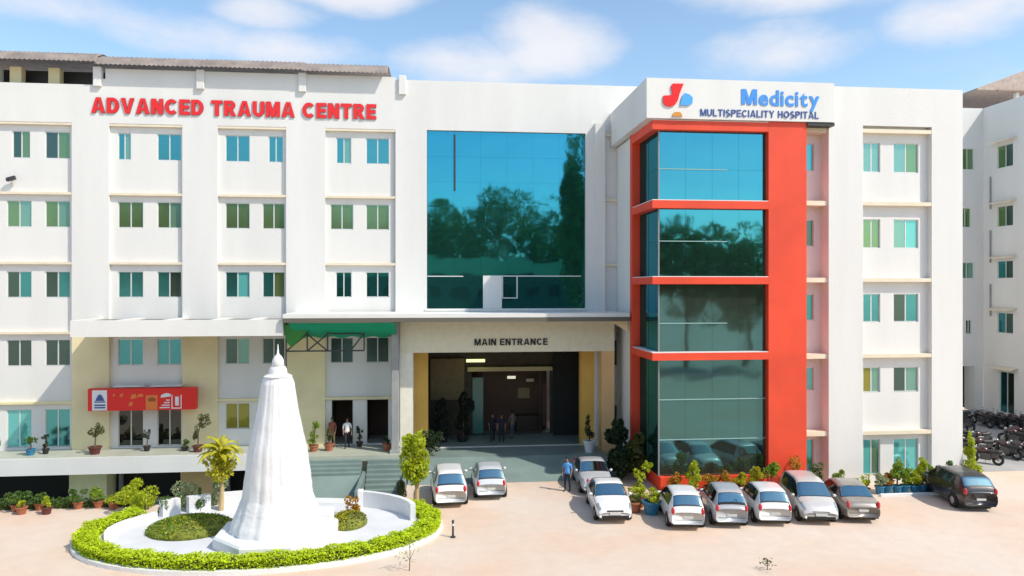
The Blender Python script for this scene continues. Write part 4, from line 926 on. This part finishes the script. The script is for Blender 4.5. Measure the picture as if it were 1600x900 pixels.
# foreground saplings and post
for x, y, h, lab, m_, n in ((-.95, 27.7, 1.15, 'thin pale sapling on the paving right of the hedge', L_PALE, 60), (12.3, 26.4, .42, 'tiny olive weed on the paving at the bottom edge', L_OLIVE, 40)):
    t = thing('sapling', lab, 'sapling', (x, y, 0))
    q = MB(); q.tube([(x, y, 0), (x+.03, y, h*.6), (x-.02, y, h)], [.02, .015, .006], 5); q.tube([(x, y, h*.3), (x+.22, y, h*.75)], [.01, .005], 4); q.tube([(x, y, h*.35), (x-.22, y, h*.7)], [.01, .005], 4); q.build('stem', BARK, t)
    q = MB()
    for _ in range(n): q.leaf((x+random.gauss(0, .18*h+.03), y+random.gauss(0, .15), random.uniform(.25, 1)*h), .11, 0)
    q.build('leaves', m_, t)
t = thing('bollard', 'short thin dark bollard standing alone on the sunlit paving', 'bollard', (.75, 31.2, 0))
q = MB(); q.lathe([(.11, 0), (.11, .05), (.045, .07), (.04, .62), (.055, .64), (.05, .72), (.01, .75)], 10, (.75, 31.2, 0)); q.build('post', DARK_METAL, t)
q = MB(); q.lathe([(.048, .5), (.048, .58)], 10, (.75, 31.2, 0)); q.build('band', SIGN_WHITE, t)

# ---------------------------------------------------------------- cars
def interp(pts, y):
    if y <= pts[0][0]: return pts[0][1]
    for (a, b), (c, d) in zip(pts, pts[1:]):
        if y <= c: return b+(d-b)*(y-a)/(c-a)
    return pts[-1][1]
KINDS = {
 'hatch': dict(L=3.72, W=1.66, belt=.92, T=[(-1.86, .74), (-1.83, .98), (-1.76, 1.07), (-1.47, 1.45), (-1.05, 1.52), (-.1, 1.52), (.32, 1.45), (.95, 1.00), (1.4, .90), (1.72, .76), (1.86, .55)], ws=(.40, .92), rw=(-1.73, -1.47), sw=[(-1.25, -.25), (-.17, .55)], cabin=(-1.7, .92)),
 'tall_hatch': dict(L=3.56, W=1.62, belt=.96, T=[(-1.78, .80), (-1.76, 1.02), (-1.71, 1.12), (-1.50, 1.50), (-1.15, 1.58), (-.2, 1.60), (.25, 1.54), (.95, 1.06), (1.35, .97), (1.65, .82), (1.78, .58)], ws=(.33, .92), rw=(-1.69, -1.49), sw=[(-1.25, -.32), (-.24, .5)], cabin=(-1.65, .92)),
 'sedan': dict(L=4.20, W=1.70, belt=.92, T=[(-2.1, .70), (-2.02, .93), (-1.42, 1.00), (-.82, 1.36), (-.4, 1.45), (.2, 1.46), (.42, 1.42), (1.02, 1.00), (1.5, .91), (1.95, .76), (2.1, .52)], ws=(.48, 1.0), rw=(-1.36, -.82), sw=[(-.8, -.1), (-.02, .65)], cabin=(-1.4, 1.0)),
 'mpv': dict(L=4.02, W=1.72, belt=.98, T=[(-2.01, .76), (-1.98, 1.02), (-1.92, 1.12), (-1.64, 1.56), (-1.25, 1.66), (.0, 1.68), (.45, 1.60), (1.2, 1.06), (1.6, .94), (1.9, .76), (2.01, .54)], ws=(.55, 1.15), rw=(-1.89, -1.64), sw=[(-1.35, -.45), (-.37, .7)], cabin=(-1.8, 1.2)),
 'suv': dict(L=4.25, W=1.80, belt=1.03, T=[(-2.12, .80), (-2.08, 1.06), (-1.98, 1.16), (-1.62, 1.53), (-1.1, 1.62), (.1, 1.64), (.5, 1.56), (1.2, 1.10), (1.7, 1.0), (2.0, .84), (2.12, .58)], ws=(.58, 1.15), rw=(-1.94, -1.60), sw=[(-1.2, -.3), (-.22, .75)], cabin=(-1.8, 1.2)),
}
CARPARTS = {}
def car_meshes(kind):
    if kind in CARPARTS: return CARPARTS[kind]
    K = KINDS[kind]; L, Wd, belt, T = K['L'], K['W'], K['belt'], K['T']; h = L/2
    def top(y): return (interp(T, y-.05)+2*interp(T, y)+interp(T, y+.05))/4
    def sec(y):
        t = top(y); w = Wd/2*(1-.13*(abs(y)/h)**5-.03*(abs(y)/h)**2); zb = .22+.07*(abs(y)/h)**6
        B = min(belt+.05*(-y/h if y < 0 else 0), t-.07); wt = w-.06-(t-B)*.30
        return [(w-.10, zb), (w-.02, zb+.09), (w, .50 if B > .6 else B*.7), (w-.008, (B+.5)/2+.05 if B > .6 else B*.88), (w-.045, B), (wt, t-.055), (wt-.09, t-.012), (wt*.5, t+.008), (0, t+.014)]
    def S(y, v, side, off=0.0):
        p = sec(y); i = min(int(v), len(p)-2); u = v-i
        x = p[i][0]*(1-u)+p[i+1][0]*u; z = p[i][1]*(1-u)+p[i+1][1]*u
        return Vector((side*x, y, z))
    def patch(mb, y0, y1, v0, v1, side, off, ny=5, nv=4, fn=None):
        g = []
        for i in range(ny+1):
            r_ = []
            for k in range(nv+1):
                y = y0+(y1-y0)*i/ny; v = v0+(v1-v0)*k/nv
                if fn: y, v = fn(i/ny, k/nv)
                e = .01; p = S(y, v, side); dy = S(y+e, v, side)-S(y-e, v, side); dv = S(y, min(7.99, v+e*3), side)-S(y, max(0, v-e*3), side)
                n = dy.cross(dv)*(-side if True else 1)
                n = n.normalized() if n.length > 1e-9 else Vector((0, 0, 1))
                if n.dot(Vector((p.x, 0, p.z-.6))) < 0: n = -n
                r_.append(p+n*off)
            g.append(r_)
        vs = [p for r_ in g for p in r_]; q = nv+1
        fs = [(i*q+k, i*q+k+1, (i+1)*q+k+1, (i+1)*q+k) for i in range(ny) for k in range(nv)]
        # skirt so that the panel has an edge thickness
        mb.add(vs, [f if side > 0 else f[::-1] for f in fs])
    out = {}
    b = MB(); ys = sorted(set([-h+L*i/34 for i in range(35)]+[-h+.03, h-.03])); n = 9; P = 2*n-1; vs = []
    for y in ys:
        p = sec(y); vs += [(x, y, z) for x, z in p]+[(-x, y, z) for x, z in p[-2::-1]]
    fs = [(i*P+k, (i+1)*P+k, (i+1)*P+k+1, i*P+k+1) for i in range(len(ys)-1) for k in range(P-1)]
    fs += [tuple(range(P-1, -1, -1)), tuple((len(ys)-1)*P+k for k in range(P))]
    fs += [(i*P+P-1, (i+1)*P+P-1, (i+1)*P, i*P) for i in range(len(ys)-1)]
    b.add(vs, [f[::-1] for f in fs]); out['body'] = (b, True)
    m = MB(); patch(m, *K['ws'], 5.25, 8, 1, .012, 6, 6); patch(m, *K['ws'], 5.25, 8, -1, .012, 6, 6); out['windscreen'] = (m, True)
    m = MB(); patch(m, *K['rw'], 5.3, 8, 1, .012, 6, 6); patch(m, *K['rw'], 5.3, 8, -1, .012, 6, 6); out['rear_window'] = (m, True)
    out['window_seal'] = []
    for (a, c), v0 in ((K['ws'], 5.12), (K['rw'], 5.12)):
        for side in (1, -1):
            m = MB(); patch(m, a-.035, c+.035, v0, 8, side, .006, 6, 6); out['window_seal'].append((m, True))
    for side in (1, -1):
        m = MB(); patch(m, K['sw'][0][0]-.05, K['cabin'][1]-.12, 4.04, 4.96, side, .005, 10, 3); out['window_seal'].append((m, True))
    out['door_handle'] = []
    for side in (1, -1):
        for (a, c) in K['sw']: m = MB(); patch(m, a+.06, a+.22, 3.55, 3.75, side, .02, 2, 1); out['door_handle'].append((m, False))
    out['door_seam'] = []
    for side in (1, -1):
        for yy in (K['sw'][0][0]-.04, K['sw'][0][1]+.04, K['sw'][1][1]+.12): m = MB(); patch(m, yy-.009, yy+.009, 1.2, 4.0, side, .004, 1, 8); out['door_seam'].append((m, False))
    out['side_window'] = []
    for side in (1, -1):
        for (a, c) in K['sw']: m = MB(); patch(m, a, c, 4.12, 4.90, side, .010, 6, 3); out['side_window'].append((m, True))
        # quarter glass tapering into the windscreen pillar
        a = K['sw'][-1][1]+.05; c = K['cabin'][1]-.16
        m = MB(); patch(m, a, c, 4.12, 4.9, side, .010, 5, 3); out['side_window'].append((m, True))
    out['headlight'] = []; out['tail_light'] = []
    for side in (1, -1):
        m = MB(); patch(m, h-.50, h-.10, 3.2, 5.5, side, .014, 6, 4); out['headlight'].append((m, True))
        m = MB(); w = Wd/2*.855; zt = belt-.06
        m.ball((side*(w-.075), -h+.07, zt-.02), (.085, .10, .17), 10, 8); out['tail_light'].append((m, True))
    m = MB(); m.cham(-Wd*.36, Wd*.36, h-.03, h+.02, .30, .42, .02); out['grille'] = (m, False)
    m = MB(); m.cham(-Wd*.22, Wd*.22, h-.10, h-.015, .56, .63, .015); out['upper_grille'] = (m, False)
    m = MB(); m.box(-Wd*.36, Wd*.36, -h-.004, -h+.02, .485, .503); out['tailgate_seam'] = (m, False)
    m = MB(); m.box(-Wd*.38, Wd*.38, -h-.006, -h+.05, .262, .31); out['bumper_trim'] = (m, False)
    out['number_plate'] = []
    m = MB(); m.box(-.21, .21, -h-.018, -h+.03, .56, .655); out['number_plate'].append((m, False))
    m = MB(); m.box(-.25, .25, h-.02, h+.03, .44, .54); out['number_plate'].append((m, False))
    out['mirror'] = []
    for side in (1, -1):
        m = MB(); yy = K['cabin'][1]-.28; x = Wd/2-.04; m.ball((side*(x+.10), yy, belt+.08), (.10, .06, .075), 8, 5); out['mirror'].append((m, True))
    wr = .30 if kind != 'suv' else .34
    wx = Wd/2-.10
    t_ = MB(); t_.lathe([(wr*.62, -.09), (wr*.93, -.10), (wr, -.07), (wr, .07), (wr*.93, .10), (wr*.62, .09)], 18)
    t_.v = [(z, x, y) for x, y, z in t_.v]
    r_ = MB(); r_.lathe([(wr*.64, -.085), (wr*.60, .088), (wr*.2, .098), (.01, .10)], 14); r_.v = [(z, x, y) for x, y, z in r_.v]
    out['wheel'] = ([(side*wx, yy, wr) for side in (1, -1) for yy in (h*.61, -h*.60)], t_, r_)
    out['arch'] = []
    for side in (1, -1):
        for yy in (h*.61, -h*.60):
            m = MB(); N = 14; x = side*(Wd/2-.004); zc = wr
            pts = [(yy+(wr+.06)*math.cos(math.pi*i/N), zc+(wr+.06)*math.sin(math.pi*i/N)) for i in range(N+1)]
            x2 = sec(yy)[2][0]*side+side*.006
            m.add([(x2, a, z) for a, z in pts], [tuple(range(N+1)) if side > 0 else tuple(range(N, -1, -1))]); out['arch'].append((m, False))
    CARPARTS[kind] = dict(raw=out, cache={})
    return CARPARTS[kind]
def car(kind, paint, label, x, y, heading, group='cars parked on the forecourt', rear_pivot=True, z=0.0):
    """x, y: point on the ground under the bumper that faces the forecourt; heading: direction the nose points (0 = towards the building)"""
    C_ = car_meshes(kind); K = KINDS[kind]; raw, cache = C_['raw'], C_['cache']
    nose_out = abs(heading) > 90
    a = R(heading); d = Vector((-math.sin(a), math.cos(a), 0)); h = K['L']/2
    c = Vector((x, y, z)) + (d*h if not nose_out else -d*h)
    t = thing('parked_car', label, 'car', c, a, group)
    def get(name, i, m_, matl, smooth):
        key = (name, i, matl.name)
        if key not in cache: cache[key] = m_.mesh(name, matl, smooth)
        return cache[key]
    pm = {'body': paint, 'windscreen': CAR_GLASS, 'rear_window': CAR_GLASS, 'side_window': mat('side_glass', (.01, .012, .013), .08, spec=.6), 'headlight': LAMP, 'tail_light': TAIL, 'grille': BLACK, 'upper_grille': BLACK, 'bumper_trim': BLACK, 'tailgate_seam': BLACK, 'window_seal': BLACK, 'door_handle': paint, 'door_seam': BLACK, 'number_plate': PLATE, 'mirror': paint, 'arch': BLACK}
    for name, val in raw.items():
        if name == 'wheel': continue
        for i, (m_, sm) in enumerate(val if isinstance(val, list) else [val]):
            link({'arch': 'wheel_arch'}.get(name, name), get(name, i, m_, pm[name], sm), t)
    pos, tm, rm = raw['wheel']
    for p in pos:
        w = link('wheel', get('wheel', 0, tm, TYRE, True), t, p)
        if p[0] < 0: w.rotation_euler.z = math.pi
        link('rim', get('rim', 0, rm, RIM, False), w)
    return t
def paint(name, c, metal=0.0): return mat(name, c, .32, metal, coat=.7, bump=.0)
P_WHITE = paint('white_car_paint', (.74, .74, .74)); P_SILVER = paint('silver_car_paint', (.52, .53, .56), .25); P_PEARL = paint('pearl_car_paint', (.62, .65, .68), .1)
P_BEIGE = paint('beige_silver_car_paint', (.56, .55, .54), .2); P_BROWN = paint('grey_brown_car_paint', (.30, .27, .24), .3); P_BLACK = paint('dark_plum_car_paint', (.022, .018, .020), .1)
car('mpv', P_WHITE, 'tall white van-like hatchback parked nose in beside the lime tree', .75, 35.25, 2)
car('hatch', P_PEARL, 'small silver white car parked nose in right of the tall white hatchback', 2.75, 36.35, 0)
car('sedan', P_SILVER, 'silver car half hidden behind the white sedan near the porch', 8.15, 36.55, 177)
car('sedan', P_WHITE, 'white sedan facing the viewer at the left of the blue pots', 7.95, 32.1, 176)
car('hatch', P_WHITE, 'white hatchback parked nose in beside the lime shrub in a blue pot', 10.85, 30.9, -9)
car('tall_hatch', P_SILVER, 'silver hatchback parked nose in between two white hatchbacks', 12.85, 31.0, -10)
car('hatch', P_WHITE, 'white hatchback parked nose in just left of the silver people carrier', 14.85, 31.05, -10)
car('mpv', P_BEIGE, 'silver people carrier facing the viewer in front of the red pier', 16.95, 31.0, 170)
car('sedan', P_BROWN, 'grey brown car parked nose in at the right end of the row', 18.95, 31.05, -10)
car('suv', P_BLACK, 'black hatchback parked at a slant by the row of blue pots', 25.4, 32.1, -9)

# ---------------------------------------------------------------- motorbikes
def bike_proto():
    t = thing('motorbike', 'dark motorbike', 'motorbike', (0, 0, 0))
    for y in (-.62, .64):
        q = MB(); v = []; f = []; NU, NV = 20, 8
        for i in range(NU):
            for k in range(NV):
                A = 6.283*i/NU; Bq = 6.283*k/NV; r = .235+.075*math.cos(Bq); v.append((.075*math.sin(Bq), y+r*math.cos(A), .30+r*math.sin(A)))
        for i in range(NU):
            for k in range(NV): f.append((i*NV+k, ((i+1) % NU)*NV+k, ((i+1) % NU)*NV+(k+1) % NV, i*NV+(k+1) % NV))
        w = q.add(v, f).build('wheel', TYRE, t, True)
        q = MB(); q.tube([(-.03, y, .30), (.03, y, .30)], .06, 8)
        for k in range(5): A = 6.283*k/5; q.tube([(0, y, .3), (0, y+.22*math.cos(A), .3+.22*math.sin(A))], .014, 4)
        q.build('rim', RIM, w)
        q = MB()
        for k in range(7):
            A = R(25+130*k/7); B_ = R(25+130*(k+1)/7); r = .34
            q.add([(-.07, y+r*math.cos(A), .3+r*math.sin(A)), (.07, y+r*math.cos(A), .3+r*math.sin(A)), (.07, y+r*math.cos(B_), .3+r*math.sin(B_)), (-.07, y+r*math.cos(B_), .3+r*math.sin(B_))], [(0, 1, 2, 3)])
        q.build('mudguard', BLACK, t)
    q = MB(); q.ball((0, .18, .82), (.20, .32, .18), 12, 8); q.build('tank', mat('bike_tank', (.05, .015, .015), .25, coat=.6), t, True)
    q = MB(); q.cham(-.16, .16, -.70, -.02, .70, .86, .05); q.ball((0, -.6, .80), (.15, .26, .13), 8, 5); q.build('seat', BLACK, t, False)
    q = MB(); q.cham(-.17, .17, -.25, .32, .26, .68, .06); q.build('engine', mat('engine_metal', (.10, .10, .10), .4, .7), t)
    q = MB(); q.tube([(0, -.62, .3), (0, -.1, .4), (0, .25, .45), (0, .40, .85)], .03, 6); q.tube([(.09, -.62, .3), (.10, -.45, .76)], .025, 6); q.tube([(-.09, -.62, .3), (-.10, -.45, .76)], .025, 6); q.build('frame', DARK_METAL, t)
    q = MB(); q.tube([(.08, .64, .3), (.08, .42, .92)], .025, 6); q.tube([(-.08, .64, .3), (-.08, .42, .92)], .025, 6); q.build('fork', RIM, t)
    q = MB(); q.tube([(-.36, .28, 1.02), (-.2, .38, .98), (.2, .38, .98), (.36, .28, 1.02)], .018, 6); q.build('handlebar', DARK_METAL, t)
    q = MB(); q.ball((0, .50, .70), (.17, .10, .30), 10, 8); q.build('front_cowl', mat('bike_cowl', (.03, .03, .035), .3, coat=.5), t, True)
    q = MB(); q.cham(-.14, .14, -.62, -.2, .42, .74, .05); q.build('side_panel', mat('bike_cowl', (.03, .03, .035), .3, coat=.5), t)
    q = MB(); q.ball((0, .54, .92), (.1, .09, .1), 10, 6); q.build('headlight', LAMP, t, True)
    q = MB(); q.tube([(.14, .1, .3), (.16, -.3, .3), (.17, -.78, .42)], [.03, .045, .045], 8); q.build('exhaust', RIM, t)
    q = MB(); q.tube([(-.1, 0, .3), (-.3, .02, .02)], .015, 5); q.build('kickstand', DARK_METAL, t)
    for s_ in (-1, 1):
        q = MB(); q.tube([(.28*s_, .3, 1.02), (.34*s_, .3, 1.18)], .008, 4); q.ball((.34*s_, .3, 1.2), (.05, .015, .035), 8, 5); q.build('mirror', BLACK, t)
    return t
bp = bike_proto()
BK = [(33.6, 44.2, 70, 'motorbike nearest the corner of the right wing, at the back'), (34.4, 43.6, 95, 'motorbike standing second from the right wing corner'), (32.5, 42.6, 60, 'motorbike close to the white pier, in front of the back one'),
      (33.4, 42.2, 80, 'motorbike turned sideways behind the lime conifer'), (32.3, 40.5, 55, 'motorbike nearest the lime conifer'), (34.4, 41.5, 25, 'motorbike alone in the middle of the yard'), (35.1, 41.2, 30, 'motorbike right of the lone one in the middle of the yard'),
      (37.9, 47.9, 10, 'leftmost motorbike of the row under the side wing windows'), (38.5, 47.6, 14, 'second motorbike from the left in the row under the side wing'), (39.1, 47.3, 8, 'third motorbike from the left in the row under the side wing'), (39.7, 47.0, 15, 'fourth motorbike from the left in the row under the side wing'), (40.3, 46.7, 5, 'rightmost motorbike of the row under the side wing'),
      (36.0, 41.0, 60, 'motorbike at the right picture edge, nearest the viewer'), (36.9, 43.8, 35, 'motorbike at the right picture edge, midway up the yard'), (37.6, 44.2, 30, 'motorbike furthest right, midway up the yard'), (35.4, 46.6, 80, 'motorbike at the far back of the yard before the dark undercroft'), (36.6, 48.5, 75, 'motorbike furthest back, beside the undercroft pillar')]
for i, (x, y, rz, lab) in enumerate(BK):
    o = bp if i == 0 else copy_tree(bp)
    zz = .005+1.305*(y-39.2)/12.8 if y > 39.2 else 0
    o.location = (x, y, max(0, zz)-.004); o.rotation_euler = (math.atan(1.305/12.8)*math.cos(R(rz)) if y > 39.2 else 0, 0, R(rz)); o['label'] = lab; o['group'] = 'motorbikes parked in the rear yard'

# ---------------------------------------------------------------- people
def person(label, x, y, z, rz, shirt, trousers, pose='stand', hscale=1.0):
    t = thing('person', label, 'person', (x, y, z), R(rz))
    V = []; E_ = []; RD = []
    def pt(p, r, par=None):
        V.append(Vector(p)*hscale); RD.append(r)
        if par is not None: E_.append((par, len(V)-1))
        return len(V)-1
    pel = pt((0, 0, .96), (.155, .11)); wa = pt((0, .01, 1.10), (.145, .10), pel); ch = pt((0, .015, 1.30), (.165, .115), wa); nb = pt((0, .0, 1.46), (.085, .075), ch)
    nk = pt((0, .01, 1.53), (.052, .055), nb); hd = pt((0, .02, 1.62), (.074, .088), nk); ht = pt((0, .01, 1.71), (.066, .078), hd)
    nose = pt((0, .115, 1.615), (.012, .014), hd)
    for s in (-1, 1):
        sh = pt((.185*s, 0, 1.41), (.062, .062), ch)
        bend = .10 if pose == 'stand' else .22
        elb = pt((.235*s, -.02, 1.13), (.045, .045), sh); wr = pt((.235*s, bend, .90), (.03, .026), elb); pa = pt((.232*s, bend+.03, .84), (.020, .036), wr)
        for k in range(4):
            b0 = pt((.230*s-.004*s*k, bend+.055-.022*k, .785), (.0095, .0095), pa); pt((.222*s, bend+.055-.020*k, .74+.006*abs(k-1)), (.008, .008), b0)
        th = pt((.215*s, bend+.075, .83), (.010, .010), pa); pt((.205*s, bend+.085, .79), (.008, .008), th)
        st_ = .04*s if pose != 'walk' else .16*s
        hp = pt((.095*s, 0, .88), (.095, .10), pel); kn = pt((.105*s, st_+.02, .50), (.062, .066), hp); an = pt((.11*s, st_*1.4-.02, .09), (.042, .048), kn); pt((.12*s, st_*1.4+.15, .035), (.042, .03), an)
    me = bpy.data.meshes.new('body'); me.from_pydata(V, E_, []); me.update()
    o = bpy.data.objects.new('body', me); COL.objects.link(o)
    md = o.modifiers.new('skin', 'SKIN'); md.use_smooth_shade = True
    for i, r in enumerate(RD): me.skin_vertices[0].data[i].radius = (r[0]*hscale, r[1]*hscale)
    me.skin_vertices[0].data[0].use_root = True
    ss = o.modifiers.new('sub', 'SUBSURF'); ss.levels = 1; ss.render_levels = 1
    em = bpy.data.meshes.new_from_object(o.evaluated_get(bpy.context.evaluated_depsgraph_get()))
    bpy.data.objects.remove(o)
    em.name = 'body'
    for m_ in (SKIN, shirt, trousers, BLACK): em.materials.append(m_)
    for p in em.polygons:
        c = p.center/hscale; p.use_smooth = True
        arm = abs(c.x) > .17 and c.z < 1.46 and c.z > .7
        if c.z > 1.49: p.material_index = 0
        elif arm and c.z < 1.16 and abs(c.x) > .19: p.material_index = 0
        elif c.z > .93 : p.material_index = 1
        elif c.z < .09: p.material_index = 3
        else: p.material_index = 2
    link('body', em, t)
    q = MB(); q.ball((0, -.008*hscale, 1.685*hscale), (.088*hscale, .100*hscale, .095*hscale), 12, 8)
    q.v = [p if not (p[1] > .05*hscale and p[2] < 1.69*hscale) else (p[0], p[1]*.5, 1.69*hscale) for p in q.v]; q.build_local = None
    link('hair', q.mesh('hair', HAIR, True), t)
    for s in (-1, 1):
        q = MB(); q.ball((.032*s*hscale, .098*hscale, 1.635*hscale), .012*hscale, 6, 4); link('eye', q.mesh('eye', BLACK, True), t)
    q = MB(); q.ball((0, .096*hscale, 1.572*hscale), (.024*hscale, .01, .007), 6, 4); link('mouth', q.mesh('mouth', mat('lips', (.22, .08, .07), .5), True), t)
    return t
def cloth(n, c): return mat(n, c, .85)
NAVY_T = cloth('dark_trousers', (.02, .02, .03)); 
person('person in a sky blue shirt and black trousers standing on the forecourt', 6.8, 37.7, 0, 150, cloth('sky_blue_shirt', (.10, .33, .72)), NAVY_T)
person('person in a white shirt and dark trousers at the left clinic doorway', -5.15, 44.3, ZL, 190, cloth('white_shirt', (.75, .75, .74)), NAVY_T, 'walk')
person('person in a brick red shirt leaning by the left clinic doorway', -6.05, 44.6, ZL, 160, cloth('brick_shirt', (.30, .09, .05)), cloth('khaki_trousers', (.22, .17, .10)))
person('person in a dark navy suit standing inside the porch', 4.15, 46.2, .84, 170, cloth('navy_jacket', (.015, .018, .04)), NAVY_T)
person('person in a black jacket with a pale face left of the navy suited person', 3.6, 46.5, .84, 185, cloth('black_jacket', (.012, .012, .014)), NAVY_T, 'walk')
person('person in a grey brown top walking deeper inside the porch', 4.95, 47.3, .84, 20, cloth('grey_brown_top', (.20, .15, .12)), cloth('grey_trousers', (.10, .10, .13)), 'walk')
